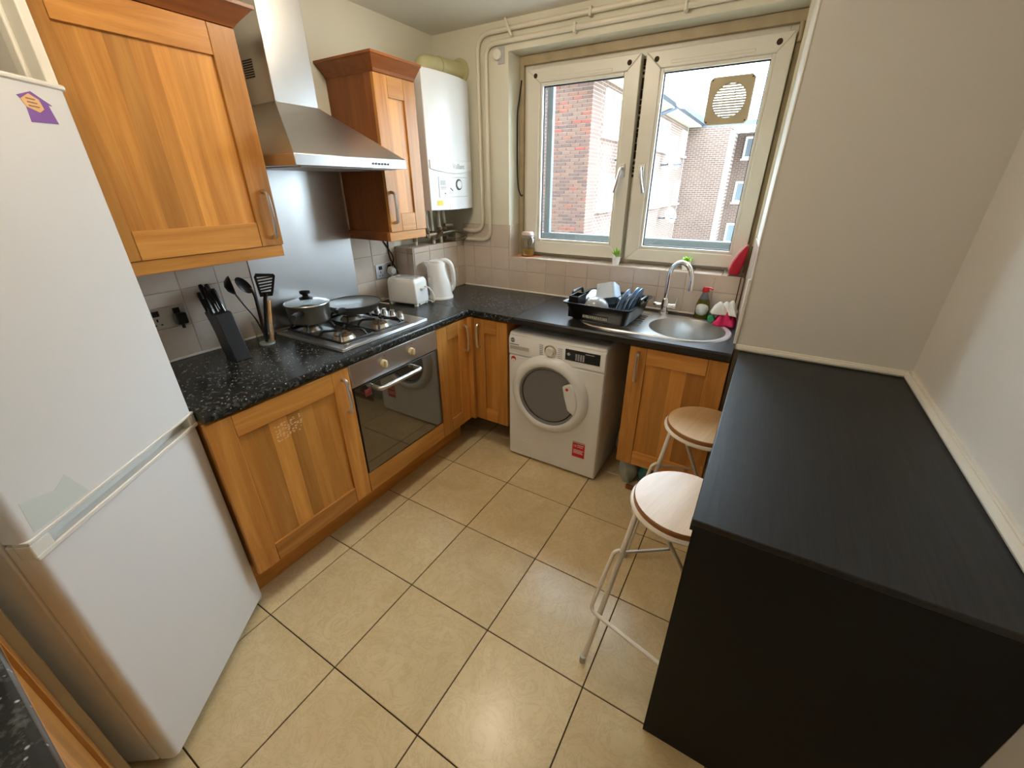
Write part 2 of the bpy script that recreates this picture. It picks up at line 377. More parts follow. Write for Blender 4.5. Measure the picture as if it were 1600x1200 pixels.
def smooth_path(pts, k=6, closed=False):
    P = [Vector(p) for p in pts]; n = len(P); out = []
    for i in range(n if closed else n - 1):
        if closed: a, b, c, d = P[i - 1], P[i], P[(i + 1) % n], P[(i + 2) % n]
        else: a, b, c, d = P[max(i - 1, 0)], P[i], P[i + 1], P[min(i + 2, n - 1)]
        for j in range(k):
            t = j / k
            out.append(0.5 * ((2 * b) + (c - a) * t + (2 * a - 5 * b + 4 * c - d) * t * t + (3 * b - a - 3 * c + d) * t ** 3))
    if not closed: out.append(P[-1])
    return out
def bend(pts, r, k=6):
    """polyline with rounded corners of radius r"""
    P = [Vector(p) for p in pts]; out = [P[0]]
    for i in range(1, len(P) - 1):
        u = (P[i - 1] - P[i]); v = (P[i + 1] - P[i]); d = min(r, u.length * 0.45, v.length * 0.45)
        a = P[i] + u.normalized() * d; b = P[i] + v.normalized() * d
        for j in range(k + 1):
            t = j / k
            out.append((1 - t) ** 2 * a + 2 * t * (1 - t) * P[i] + t * t * b)
    out.append(P[-1]); return out
def build(name, mb, material, parent=None, bevel=0.0, seg=2, local=False, kind=None, subsurf=0, smooth=True, angle=38, solid=0.0, label=None):
    me = bpy.data.meshes.new(name)
    vs = mb.v
    if parent is not None and not local:
        inv = MW[parent.name].inverted()
        vs = [inv @ v for v in vs]
    me.from_pydata([tuple(v) for v in vs], [], mb.f)
    bm = bmesh.new(); bm.from_mesh(me); bmesh.ops.recalc_face_normals(bm, faces=bm.faces); bm.to_mesh(me); bm.free()
    if smooth:
        me.polygons.foreach_set('use_smooth', [True] * len(me.polygons))
        me.set_sharp_from_angle(angle=math.radians(angle))
    me.materials.append(material)
    o = bpy.data.objects.new(name, me); COL.objects.link(o)
    MW[o.name] = Matrix.Identity(4)
    if parent is not None:
        o.parent = parent; MW[o.name] = MW[parent.name].copy()
    if solid:
        s = o.modifiers.new('thickness', 'SOLIDIFY'); s.thickness = solid; s.offset = 0
    if bevel:
        b = o.modifiers.new('bevel', 'BEVEL'); b.width = bevel; b.segments = seg; b.limit_method = 'ANGLE'; b.angle_limit = math.radians(40)
    if subsurf:
        s = o.modifiers.new('subdivision', 'SUBSURF'); s.levels = subsurf; s.render_levels = subsurf
    if kind: o['kind'] = kind
    if label: o['label'] = label
    return o
def tag(o, label, cat, group=None):
    o['label'] = label; o['category'] = cat
    if group: o['group'] = group
    return o
def thing(name, label, cat, loc=(0, 0, 0), rotz=0.0, group=None):
    o = bpy.data.objects.new(name, None); COL.objects.link(o)
    o.location = loc; o.rotation_euler = (0, 0, rotz); o.empty_display_size = 0.05
    MW[o.name] = Matrix.Translation(Vector(loc)) @ Matrix.Rotation(rotz, 4, 'Z')
    return tag(o, label, cat, group)
def B(*a, **k): return MB().box(*a, **k)
def copy_obj(o, parent=None, matrix=None):
    c = o.copy(); COL.objects.link(c)
    if parent is not None: c.parent = parent
    return c
def copy_tree(root, loc, rotz, label=None):
    r = root.copy(); COL.objects.link(r); r.location = loc; r.rotation_euler = (0, 0, rotz)
    if label: r['label'] = label
    for ch in list(root.children):
        c = ch.copy(); COL.objects.link(c); c.parent = r
        for g in list(ch.children):
            d = g.copy(); COL.objects.link(d); d.parent = c
    return r
def text_part(name, body, size, M, material, parent, extrude=0.0004):
    """flat lettering; M places the local xy plane of the text in the world"""
    cu = bpy.data.curves.new(name, 'FONT'); cu.body = body; cu.size = size; cu.extrude = extrude; cu.align_x = 'CENTER'; cu.align_y = 'CENTER'
    t = bpy.data.objects.new(name + '_curve', cu)
    me0 = bpy.data.meshes.new_from_object(t)
    mb = MB(); mb.add([tuple(v.co) for v in me0.vertices], [tuple(p.vertices) for p in me0.polygons], M)
    bpy.data.objects.remove(t); bpy.data.curves.remove(cu); bpy.data.meshes.remove(me0)
    return build(name, mb, material, parent, smooth=False)
def frame(o, u, n):
    """matrix whose local x = u, local y = n (outward), local z = up, at origin o"""
    u, n = Vector(u), Vector(n); z = Vector((0, 0, 1))
    return Matrix(((u.x, n.x, z.x, o[0]), (u.y, n.y, z.y, o[1]), (u.z, n.z, z.z, o[2]), (0, 0, 0, 1)))
def textframe(o, u, n):
    """local x = reading direction u, local y = up, local z = n outward"""
    u, n = Vector(u), Vector(n); z = Vector((0, 0, 1))
    return Matrix(((u.x, z.x, n.x, o[0]), (u.y, z.y, n.y, o[1]), (u.z, z.z, n.z, o[2]), (0, 0, 0, 1)))

# ------------------------------------------------------------------ the room
CZ = 2.455          # ceiling
WZ = 0.942          # worktop top
XR = 2.69           # right wall
YN = -3.22          # wall behind the camera
floor = build('floor', B(-0.02, XR + 0.02, YN - 0.02, 0.02, -0.12, -0.004), GROUT, kind='structure', smooth=False)
TS, OX, OY, G = 0.41, 0.632, -0.8464, 0.0022
for i in range(-2, 6):
    for j in range(-6, 3):
        x0, x1 = max(OX + TS * i + G, 0), min(OX + TS * (i + 1) - G, XR)
        y0, y1 = max(OY + TS * j + G, YN), min(OY + TS * (j + 1) - G, 0)
        if x1 - x0 < 0.01 or y1 - y0 < 0.01: continue
        build('floor_tile', MB().tile(2, 0.0, -0.005, x0, x1, y0, y1, 0.0012), FLOORT, floor, smooth=False)
build('ceiling', B(-0.12, XR + 0.12, YN - 0.12, 0.25, CZ, CZ + 0.1), CEILP, kind='structure', smooth=False)
wall_left = build('wall_left', B(-0.12, 0, YN - 0.12, 0.25, -0.1, CZ), PLASTER, kind='structure', smooth=False)
wall_right = build('wall_right', B(XR, XR + 0.12, YN - 0.12, 0.0, -0.1, CZ), PLASTERB, kind='structure', smooth=False)
wall_front = build('wall_front', B(0, XR, YN - 0.12, YN, -0.1, CZ), PLASTERB, kind='structure', smooth=False)
# window wall with opening
RX0, RX1, RZ0, RZ1 = 0.554, 2.012, 1.172, 2.31
wb = MB()
wb.box(0, RX0, 0, 0.25, -0.1, CZ); wb.box(RX1, XR + 0.12, 0, 0.25, -0.1, CZ)
wb.box(RX0, RX1, 0, 0.25, -0.1, RZ0 - 0.01); wb.box(RX0, RX1, 0, 0.25, RZ1, CZ)
wall_back = build('wall_back', wb, PLASTER, kind='structure', smooth=False)
# return wall to the right of the window
PY = -0.412
wall_return = build('wall_return', MB().prism([(2.014, 0.16), (2.053, PY), (XR, PY), (XR, 0.0), (2.10, 0.0), (2.10, 0.16)], -0.1, CZ, lambda a, b, d: (a, b, d)), PLASTERB, kind='structure', smooth=False)
RETM = frame((2.053, PY, 0), Vector((2.014 - 2.053, 0.16 - PY, 0)).normalized(), Vector((-(0.16 - PY), 2.014 - 2.053, 0)).normalized())
# white nib beside the fridge
nib = build('wall_nib', B(0, 0.53, -2.066, -2.05, 0, CZ), PLASTERB, kind='structure', smooth=False)
trim = build('trim_3', B(0.392, 0.444, -2.078, -2.066, 0, CZ), GLOSSW, kind='structure', bevel=0.004)
build('trim_4', B(0.446, 0.531, -2.070, -2.0495, 0, CZ), GLOSSW, kind='structure', bevel=0.003)
# wall tiles : left wall
TP = 0.1475
rows = [0.9445, 1.0805, 1.228, 1.3755]
def wall_tiles(parent, axis, s, plane, edges, zr):
    for a0, a1 in zip(edges[:-1], edges[1:]):
        for z0, z1 in zip(zr[:-1], zr[1:]):
            build('wall_tile', MB().tile(axis, plane + s * 0.007, plane, a0 + 0.0012, a1 - 0.0012, z0 + 0.0012, z1 - 0.0012, 0.0018, s), WALLT, parent, smooth=False)
le = [-2.05, -1.907, -1.7595, -1.612, -1.4645, -1.317, -1.17, -1.022, -0.875, -0.727, -0.58, -0.528]
build('grout_bed', B(0, 0.0045, -2.05, -0.528, WZ, 1.376), WGROUT, wall_left, smooth=False)
wall_tiles(wall_left, 0, 1, 0.0, le, rows)
be = [0.167, 0.26, 0.4055, 0.553, 0.6955, 0.838, 0.9855, 1.133, 1.2805, 1.428, 1.5755, 1.723, 1.8705, 2.024]
build('grout_bed', B(0.167, 2.024, -0.0045, 0, WZ, RZ0 - 0.004), WGROUT, wall_back, smooth=False)
build('grout_bed', B(0.167, RX0, -0.0045, 0, RZ0 - 0.004, 1.3755), WGROUT, wall_back, smooth=False)
wall_tiles(wall_back, 1, -1, 0.0, be[:4], rows)
wall_tiles(wall_back, 1, -1, 0.0, be[3:], rows[:2] + [RZ0 - 0.006])
# tiled reveal to the left, tiled return wall to the right
build('reveal_tile', MB().tile(0, RX0 + 0.006, RX0, 0.0, 0.12, RZ0 + 0.002, 1.3755, 0.0015, 1), WALLT, wall_back, smooth=False)
for z0, z1 in ((1.0805, 1.228), (1.228, 1.3755), (0.9445, 1.0805)):
    for u0, u1 in ((0.008, 0.115), (0.115, 0.2625), (0.2625, 0.405), (0.405, 0.505)):
        if u1 > 0.45 and z0 < RZ0 - 0.1: continue
        zz = max(z0, RZ0 + 0.004) if u1 > 0.45 else z0
        build('return_tile', MB().box(u0 + 0.0012, u1 - 0.0012, 0.0, 0.006, zz + 0.0012, z1 - 0.0012, RETM), WALLT, wall_return, smooth=False)
# sill tiles
for k, (a, b) in enumerate(zip([RX0, 0.70, 0.85, 1.0, 1.15, 1.30, 1.45, 1.60, 1.75, 1.90], [0.70, 0.85, 1.0, 1.15, 1.30, 1.45, 1.60, 1.75, 1.90, RX1 - 0.006])):
    build('sill_tile', MB().tile(2, RZ0 + 0.003, RZ0 - 0.01, a + 0.001, b - 0.001, -0.009, 0.165, 0.0015), WALLT, wall_back, smooth=False)
# bead of sealant along the worktops
build('trim_1', MB().box(0.0, 0.012, -2.04, -0.53, WZ, WZ + 0.010).box(0.168, 2.05, -0.014, 0, WZ, WZ + 0.010), GLOSSW, kind='structure', bevel=0.003)
# pipe boxing in the corner (tiled)
boxing = build('wall_boxing', B(0, 0.160, -0.528, 0, WZ, 1.262), WGROUT, kind='structure', smooth=False)
wall_tiles(boxing, 0, 1, 0.160, [-0.526, -0.378, -0.2305, -0.083, -0.001], [WZ + 0.002, 1.0805, 1.228, 1.262])
wall_tiles(boxing, 1, -1, -0.528, [0.009, 0.115, 0.166], [WZ + 0.002, 1.0805, 1.228, 1.262])
# quadrant mouldings around the breakfast bar
TB = 0.913
build('trim_2', MB().tube([(2.046, PY - 0.012, TB + 0.011), (2.676, PY - 0.012, TB + 0.011)], 0.011, 8).tube([(2.046, PY - 0.004, TB + 0.022), (2.68, PY - 0.004, TB + 0.022)], 0.006, 8), GLOSSW, kind='structure')
build('baseboard_right', MB().tube([(XR - 0.013, PY - 0.006, TB + 0.011), (XR - 0.013, -1.70, TB + 0.011)], 0.013, 8).box(XR - 0.008, XR, -1.70, PY, TB, TB + 0.030), GLOSSW, kind='structure')
build('trim_5', MB().box(2.040, 2.056, PY - 0.008, PY + 0.010, TB + 0.002, 1.24).box(2.0475, 2.056, PY - 0.0025, PY + 0.004, 1.24, CZ), GLOSSW, kind='structure', bevel=0.004)

# ------------------------------------------------------------------ window
win = bpy.data.objects.new('window_1', None); COL.objects.link(win); MW[win.name] = Matrix.Identity(4); win['kind'] = 'structure'
fr = MB()
FX0, FX1, FZ0, FZ1 = RX0 + 0.002, RX1 - 0.002, RZ0 + 0.002, RZ1 - 0.002
fy0, fy1 = 0.155, 0.225
fr.box(FX0, 0.635, fy0, fy1, FZ0, FZ1); fr.box(1.955, FX1, fy0, fy1, FZ0, FZ1)
fr.box(0.635, 1.955, fy0, fy1, FZ0, 1.215); fr.box(0.635, 1.955, fy0, fy1, 2.225, FZ1); fr.box(1.27, 1.36, fy0, fy1, 1.215, 2.225)
build('window_frame', fr, UPVC, win, bevel=0.003)
build('frame_liner', MB().box(FX0, 0.585, 0.13, 0.156, FZ0, FZ1).box(0.585, FX1, 0.125, 0.156, 2.262, FZ1).box(1.988, FX1, 0.13, 0.156, FZ0, 2.262), UPVCD, win, bevel=0.002)
def sash(x0, x1, z0, z1, gx0, gx1, gz0, gz1, hx, hdir, lean):
    # mitred sash: four frame members, bead, gasket, pane, handle
    y0, y1 = 0.098, 0.160
    M = Matrix.Translation((0, 0, z0)) @ Matrix.Rotation(lean, 4, 'X') @ Matrix.Translation((0, 0, -z0)) if lean else None
    root = None
    def member(pts):
        mb = MB(); n = 4
        vs = [(a, y1, b) for a, b in pts] + [(a, y0, b) for a, b in pts]
        mb.add(vs, [(0, 1, 2, 3), (7, 6, 5, 4)] + [(i, (i + 1) % 4, 4 + (i + 1) % 4, 4 + i) for i in range(4)], M)
        return mb
    ix0, ix1, iz0, iz1 = gx0 - 0.016, gx1 + 0.016, gz0 - 0.016, gz1 + 0.016
    g = 0.0006
    s = build('sash', member([(x0, z0 + g), (ix0, iz0 + g), (ix0, iz1 - g), (x0, z1 - g)]), UPVC, win, bevel=0.004)
    build('sash_member', member([(x1, z0 + g), (x1, z1 - g), (ix1, iz1 - g), (ix1, iz0 + g)]), UPVC, s, bevel=0.004)
    build('sash_member', member([(x0, z0), (x1, z0), (ix1, iz0), (ix0, iz0)]), UPVC, s, bevel=0.004)
    build('sash_member', member([(x0, z1), (ix0, iz1), (ix1, iz1), (x1, z1)]), UPVC, s, bevel=0.004)
    bd = MB(); bd.box(ix0, gx0, 0.106, 0.15, iz0, iz1, M); bd.box(gx1, ix1, 0.106, 0.15, iz0, iz1, M); bd.box(gx0, gx1, 0.106, 0.15, iz0, gz0, M); bd.box(gx0, gx1, 0.106, 0.15, gz1, iz1, M)
    build('glazing_bead', bd, UPVC, s, bevel=0.003)
    gk = MB(); w = 0.005
    gk.box(gx0, gx0 + w, 0.128, 0.14, gz0, gz1, M); gk.box(gx1 - w, gx1, 0.128, 0.14, gz0, gz1, M); gk.box(gx0 + w, gx1 - w, 0.128, 0.14, gz0, gz0 + w, M); gk.box(gx0 + w, gx1 - w, 0.128, 0.14, gz1 - w, gz1, M)
    build('gasket', gk, GASKET, s)
    build('pane', MB().box(gx0 - 0.002, gx1 + 0.002, 0.133, 0.137, gz0 - 0.002, gz1 + 0.002, M), PANE, s, smooth=False)
    h = MB()
    h.box(hx - 0.014, hx + 0.014, 0.084, 0.099, 1.655, 1.725, M)
    h.tube(bend([(hx, 0.086, 1.705), (hx, 0.055, 1.70), (hx + hdir * 0.012, 0.055, 1.64), (hx + hdir * 0.03, 0.06, 1.575)], 0.02), 0.009, 8)
    build('window_handle', h, SATIN, s, bevel=0.003)
    v = MB(); v.box(x0 + 0.13, x1 - 0.15, 0.095, 0.099, z1 - 0.062, z1 - 0.048, M)
    build('trickle_vent', v, UPVC, s, bevel=0.002)
    for cx in (x0 + 0.055, x1 - 0.06):
        build('sash_stain', MB().lathe([(0.0, 0.0), (0.011, 0.0004), (0.013, 0.0)], n=10, M=(M or Matrix.Identity(4)) @ Matrix.Translation((cx, 0.0972, z1 - 0.035)) @ Matrix.Rotation(math.radians(90), 4, 'X')), MOULD, s)
    return s
sl = sash(0.628, 1.302, 1.200, 2.232, 0.728, 1.216, 1.290, 2.146, 1.262, -1, 0.0)
sr = sash(1.328, 1.984, 1.200, 2.230, 1.424, 1.904, 1.285, 2.140, 1.372, 1, 0.0)
# mouldy gap between sashes
gm = MB(); random.seed(3)
for k in range(26):
    z = 1.66 + k * 0.022 + random.uniform(-0.006, 0.006)
    gm.box(1.303, 1.303 + random.uniform(0.006, 0.022), 0.150, 0.1546, z, z + random.uniform(0.01, 0.024))
build('mould_strip', gm, MOULD, win)
build('hinge', MB().cyl((1.997, 0.12, 2.19), (1.997, 0.12, 2.262), 0.010).box(1.986, 2.008, 0.125, 0.15, 2.19, 2.262), UPVCD, win, bevel=0.002)
# extractor plate in the right hand pane
vent = thing('window_extractor_vent', 'square beige extractor plate with round louvred hole in the window pane', 'vent', (1.757, 0.13, 1.89))
pm = MB(); n = 40; vs = []; cx, cz, hr, hw = 1.757, 1.99, 0.073, 0.1
for k in range(n):
    a = 2 * math.pi * (k + 0.5) / n; c, s_ = math.cos(a), math.sin(a); q = hw / max(abs(c), abs(s_))
    q = min(q, hw * 1.33)
    vs += [(cx + hr * c, 0.106, cz + hr * s_), (cx + q * c, 0.106, cz + q * s_), (cx + q * c, 0.131, cz + q * s_), (cx + hr * c, 0.131, cz + hr * s_)]
fs = []
for k in range(n):
    j = (k + 1) % n
    for e in range(4): fs.append((4 * k + e, 4 * k + (e + 1) % 4, 4 * j + (e + 1) % 4, 4 * j + e))
pm.add(vs, fs)
build('plate', pm, BEIGEPL, vent, bevel=0.002, angle=50)
for k in range(13):
    z = cz - 0.066 + k * 0.011
    hwid = math.sqrt(max(0.0001, hr ** 2 - (z - cz) ** 2))
    build('louvre', MB().box(cx - hwid, cx + hwid, 0.112, 0.124, z - 0.0028, z + 0.0028), BEIGEPL, vent)
for dx in (-0.03, 0.02): build('louvre_bar', MB().box(cx + dx, cx + dx + 0.003, 0.122, 0.125, cz - 0.064, cz + 0.064), BEIGEPL, vent)
for dx in (-0.088, 0.088):
    for dz in (-0.088, 0.088): build('screw', MB().cyl((cx + dx, 0.1045, cz + dz), (cx + dx, 0.108, cz + dz), 0.004, n=8), INK, vent)

# ------------------------------------------------------------------ outside
XC, YA, YC = -1.88, 7.5, 18.4
near = thing('brick_building', 'brick wing with sharp corner and white windows across the courtyard', 'building', (-4.5, 12, -6))
wa = build('wall', MB().box(-8, XC, YA, YA + 0.5, -6, 4.2), BRX, near, smooth=False)
build('side_wall', MB().box(-8, XC, YA + 0.5, YC - 0.01, -6, 4.2), BRY, near, smooth=False)
bmesh0 = None; nb = 0
for r in range(46):
    z = 0.30 + r * 0.075
    off = 0.1125 if r % 2 else 0.0
    x = XC
    first = True
    while x > -3.15:
        w = (0.1125 if (r % 2 and first) else 0.225); first = False
        if nb < 300:
            key = w
            bo = build('brick', MB().tile(1, -0.008, 0.004, -w + 0.009, -0.009, 0.008, 0.068, 0.002, -1), BRICK, wa, local=True, smooth=False)
            bo.location = (0, 0, 0)
            # local frame of the wall = world offset by the building's base
            bo.location = MW[near.name].inverted() @ Vector((x, YA, z))
            nb += 1
        x -= w
def ext_window(parent, axis, plane, a0, a1, z0, z1, out, cols=2):
    """white framed window on wall plane: axis 0 -> plane x, a along y ; axis 1 -> plane y, a along x"""
    def bx(mb, n0, n1, p0, p1, q0, q1):
        if axis == 0: mb.box(n0, n1, p0, p1, q0, q1)
        else: mb.box(p0, p1, n0, n1, q0, q1)
    t = 0.09
    f = MB(); bx(f, plane - 0.02, plane + out, a0, a0 + t, z0, z1); bx(f, plane - 0.02, plane + out, a1 - t, a1, z0, z1)
    bx(f, plane - 0.02, plane + out, a0 + t, a1 - t, z0, z0 + t); bx(f, plane - 0.02, plane + out, a0 + t, a1 - t, z1 - t, z1)
    m = (a0 + a1) / 2
    if cols > 1: bx(f, plane - 0.02, plane + out * 0.9, m - 0.05, m + 0.05, z0 + t, z1 - t)
    w = build('window', f, EXTW, parent)
    for k in range(cols):
        p0 = a0 + t if k == 0 else m + 0.05; p1 = (m - 0.05 if cols > 1 else a1 - t) if k == 0 else a1 - t
        g = MB(); bx(g, plane + 0.004, plane + out * 0.4, p0, p1, z0 + t, z1 - t); build('pane', g, EXTG, w, smooth=False)
    sl_ = MB(); bx(sl_, plane, plane + out * 2.5, a0 - 0.05, a1 + 0.05, z0 - 0.07, z0); build('sill', sl_, EXTW, w)
for (a0, a1, z0, z1) in ((8.25, 9.45, 2.70, 3.60), (8.25, 9.35, 1.05, 1.88), (10.6, 11.8, 2.70, 3.60), (10.6, 11.8, 0.95, 1.80), (13.3, 14.9, 2.70, 3.56), (15.5, 16.4, 2.70, 3.24), (17.2, 18.2, 2.70, 3.56), (13.5, 14.8, 0.92, 1.75), (15.3, 16.5, 0.92, 1.70), (17.3, 18.2, 0.90, 1.75), (13.4, 15.0, -1.4, -0.5), (16.2, 17.6, -1.4, -0.5)):
    ext_window(near, 0, XC, a0, a1, z0, z1, 0.05)
build('soffit', MB().box(XC, XC + 0.5, YA - 0.4, YC - 0.02, 3.74, 3.80).box(-8, XC, YA - 0.4, YA, 4.14, 4.20), SOFFIT, near, smooth=False)
build('gutter', MB().prism([(0, 0), (0.14, 0.03), (0.16, 0.20), (0, 0.20)], YA - 0.4, YC - 0.02, lambda a, b, d: (XC + 0.5 + a, d, 3.78 + b)), GUTTER, near)
build('roof', MB().prism([(0.58, 3.98), (0.58, 4.02), (-3.0, 6.4), (-3.0, 6.3)], YA - 0.4, YC - 0.02, lambda a, b, d: (XC + a, d, b)), ROOF, near, smooth=False)
build('drainpipe', MB().tube(bend([(XC + 0.56, 13.2, 3.78), (XC + 0.12, 12.7, 3.55), (XC + 0.12, 12.7, -6)], 0.1), 0.05, 8), GUTTER, near)
far = thing('brick_block', 'far brown brick block closing the courtyard behind the wing', 'building', (2, 20, -6))
build('wall', MB().box(XC, -0.25, YC, YC + 4, -6, 3.72), BRX, far, smooth=False)
build('rear_wall', MB().box(-0.25, 12, 21.4, 25, -6, 3.72), BRX, far, smooth=False)
build('corner_strip', MB().box(-0.25, -0.08, YC - 0.02, YC + 0.3, -6, 3.55), EXTW, far, smooth=False)
for (a0, a1, z0, z1) in ((0.10, 1.3, 2.68, 3.56), (0.06, 1.2, 0.85, 1.75), (0.04, 1.2, -1.0, -0.08)): ext_window(far, 1, 21.4, a0, a1, z0, z1, -0.05)
build('roof', MB().prism([(0.0, 3.72), (0.0, 3.88), (4, 5.2), (4, 5.0)], XC, 12, lambda a, b, d: (d, YC + a, b)), ROOF, far, smooth=False)
def dish(x, y, z, lab):
    t = thing('satellite_dish', lab, 'satellite dish', (XC, y, z), group='satellite dishes on the brick wing')
    M = Matrix.Translation((x, y, z)) @ Matrix.Rotation(math.radians(70), 4, 'Y') @ Matrix.Rotation(math.radians(35), 4, 'X')
    build('reflector', MB().lathe([(0.0, 0.0), (0.15, 0.015), (0.27, 0.06), (0.275, 0.075), (0.15, 0.03), (0.0, 0.012)], n=18, M=M), DISHG, t)
    build('bracket', MB().tube([(XC - 0.01, y, z - 0.1), (XC + 0.2, y, z - 0.1), (x, y, z)], 0.025, 6), GUTTER, t)
    build('feed_arm', MB().tube([(x, y, z - 0.1), (x + 0.35, y - 0.2, z - 0.1)], 0.02, 6), GUTTER, t)
dish(XC + 0.4, 14.4, 2.35, 'grey satellite dish below the upper windows of the brick wing')
dish(XC + 0.4, 15.2, 0.55, 'grey satellite dish below the lower windows of the brick wing')
dish(XC + 0.35, 9.35, 2.3, 'grey satellite dish beside the sharp corner of the brick wing')
chim = thing('distant_tower', 'pale rendered tower rising behind the far brick block', 'building', (2.0, 60, -6))
build('tower_wall', MB().box(-3.4, 0.4, 58, 62, -6, 14.0), STONEC, chim, smooth=False)
build('tower_cap', MB().box(-3.7, 0.7, 57.7, 62.3, 14.0, 14.6), STONEC, chim, smooth=False)
ground = build('ground_outside', B(-30, 30, 0.6, 70, -6.2, -6.0), GROUND, kind='structure', smooth=False)
ow = MB(); ow.box(-14, 0.45, 0.252, 0.30, -6, 9.5); ow.box(2.15, 16, 0.252, 0.30, -6, 9.5); ow.box(0.45, 2.15, 0.252, 0.30, -6, 1.09); ow.box(0.45, 2.15, 0.252, 0.30, 2.40, 9.5)
build('wall_outer', ow, BRX, kind='structure', smooth=False)  # unseen facade of this building, added to shade the brick wing opposite
rail = thing('balcony_railing', 'grey metal railing with tall post outside the window', 'railing', (1.2, 0.7, 0.3))
build('post', B(0.470, 0.518, 0.68, 0.72, -0.3, 2.75), RAILM, rail, bevel=0.003)
build('post', B(1.403, 1.455, 0.69, 0.71, 0.3, 1.215), RAILM, rail, bevel=0.003)
build('top_rail', B(-0.3, 2.9, 0.675, 0.725, 1.212, 1.270), RAILM, rail, bevel=0.004)
build('bottom_rail', B(-0.3, 2.9, 0.69, 0.71, 0.30, 0.33), RAILM, rail)

# ------------------------------------------------------------------ lamps (out of frame, on the ceiling)
GLOBE = mat('warm_lamp_globe', (1, 0.9, 0.75, 1), 0.5, emit=(1.0, 0.86, 0.68, 1), es=LAMP_W)
for (lx, ly, lab) in ((1.0, -1.05, 'round opal ceiling lamp above the middle of the floor'), (1.05, -2.25, 'round opal ceiling lamp above the near end of the floor')):
    lt = thing('ceiling_lamp_offscreen', lab, 'lamp', (lx, ly, CZ - 0.14))
    build('lamp_base', MB().lathe([(0.0, 0.0), (0.07, 0.0), (0.075, -0.02), (0.06, -0.04), (0.0, -0.04)], (lx, ly, CZ), 24), GLOSSW, lt)
    build('lamp_globe_offscreen', MB().lathe([(0.0, -0.06)] + [(0.075 * math.sin(math.pi * k / 12), -0.06 * math.cos(math.pi * k / 12)) for k in range(1, 12)] + [(0.0, 0.06)], (lx, ly, CZ - 0.095), 28), GLOBE, lt)

# ------------------------------------------------------------------ cabinet doors
def bar_handle(parent, M, u, z0, z1):
    mb = MB(); pts = bend([(u, -0.002, z1), (u, 0.026, z1 - 0.004), (u, 0.032, (z0 + z1) / 2), (u, 0.026, z0 + 0.004), (u, -0.002, z0)], 0.012, 4)
    mb.tube([M @ Vector(p) for p in pts], 0.0075, 8)
    return build('handle', mb, SATIN, parent, label='satin metal bow handle')
def shaker(parent, M, w, h, stile, rail_, nst, horiz, handle=None, th=0.020):
    """door in the local frame of M: x 0..w, y 0..th outward, z 0..h"""
    d = build('door', MB().box(stile - 0.004, w - stile + 0.004, 0.001, th - 0.014, rail_ - 0.004, h - rail_ + 0.004, M), OAK_Z, parent, smooth=False)
    g = 0.0007
    build('stile', MB().box(0, stile - g, 0, th, 0, h, M), OAK_Z, d, bevel=0.0012, seg=1)
    build('stile', MB().box(w - stile + g, w, 0, th, 0, h, M), OAK_Z, d, bevel=0.0012, seg=1)
    build('rail', MB().box(stile + g, w - stile - g, 0, th, 0, rail_, M), horiz, d, bevel=0.0012, seg=1)
    build('rail', MB().box(stile + g, w - stile - g, 0, th, h - rail_, h, M), horiz, d, bevel=0.0012, seg=1)
    a = stile + 0.0005; tot = w - 2 * stile - 0.001
    cuts = [0.0]
    for k in range(nst): cuts.append(cuts[-1] + random.uniform(0.7, 1.3))
    cuts = [c / cuts[-1] * tot for c in cuts]
    for k in range(nst):
        build('stave', MB().box(a + cuts[k], a + cuts[k + 1] - 0.0002, th - 0.014, th - 0.0095, rail_, h - rail_, M), STAVE, d, smooth=False)
    if handle: bar_handle(d, Matrix(M) @ Matrix.Translation((0, th, 0)), *handle)
    return d
NX, UY = (1, 0, 0), (0, 1, 0)
NY, UX = (0, -1, 0), (1, 0, 0)
random.seed(11)
# base cabinet beside the fridge
c = thing('base_cabinet', 'oak base cabinet with scuffed panel between fridge and oven', 'cabinet', (0.3, -1.76, 0))
build('carcass', B(0.02, 0.578, -2.044, -1.467, 0.192, 0.898), OAK_Z, c, smooth=False)
d1 = shaker(c, frame((0.583, -2.050, 0.192), UY, NX), 0.584, 0.702, 0.087, 0.088, 7, OAK_Y, (0.546, 0.494, 0.658))
sc = MB(); random.seed(5)
for r in range(11):
    for k in range(9):
        if random.random() < 0.42 or (r == 5 and random.random() < 0.6): continue
        y = -1.832 + k * 0.013 + random.uniform(-0.002, 0.002); z = 0.705 + r * 0.0066 + k * 0.0012
        sc.box(0.5936, 0.5941, y, y + random.uniform(0.006, 0.0105), z, z + random.uniform(0.0022, 0.0052))
build('adhesive_residue', sc, SCUFF, c)
# oven housing and filler, narrow cabinet
c = thing('oven_housing', 'oak oven housing with plain filler rail under the oven door', 'cabinet', (0.3, -1.17, 0))
build('carcass', MB().box(0.02, 0.565, -1.4635, -1.445, 0.192, 0.898).box(0.02, 0.565, -0.892, -0.8735, 0.192, 0.898).box(0.02, 0.565, -1.445, -0.892, 0.192, 0.29), OAK_Z, c, smooth=False)
build('filler_rail', B(0.566, 0.603, -1.462, -0.8745, 0.192, 0.300), OAK_Y, c, bevel=0.0015)
c = thing('narrow_base_cabinet', 'narrow oak cabinet between oven and corner post', 'cabinet', (0.3, -0.73, 0))
build('carcass', B(0.02, 0.578, -0.8715, -0.60, 0.192, 0.898), OAK_Z, c, smooth=False)
random.seed(12)
shaker(c, frame((0.583, -0.871, 0.192), UY, NX), 0.282, 0.702, 0.088, 0.088, 2, OAK_Y, (0.250, 0.500, 0.662))
build('corner_post', B(0.575, 0.632, -0.586, -0.552, 0.192, 0.896), OAK_Z, c, bevel=0.002)
c = thing('corner_base_cabinet', 'narrow oak cabinet between corner post and washing machine', 'cabinet', (0.74, -0.3, 0))
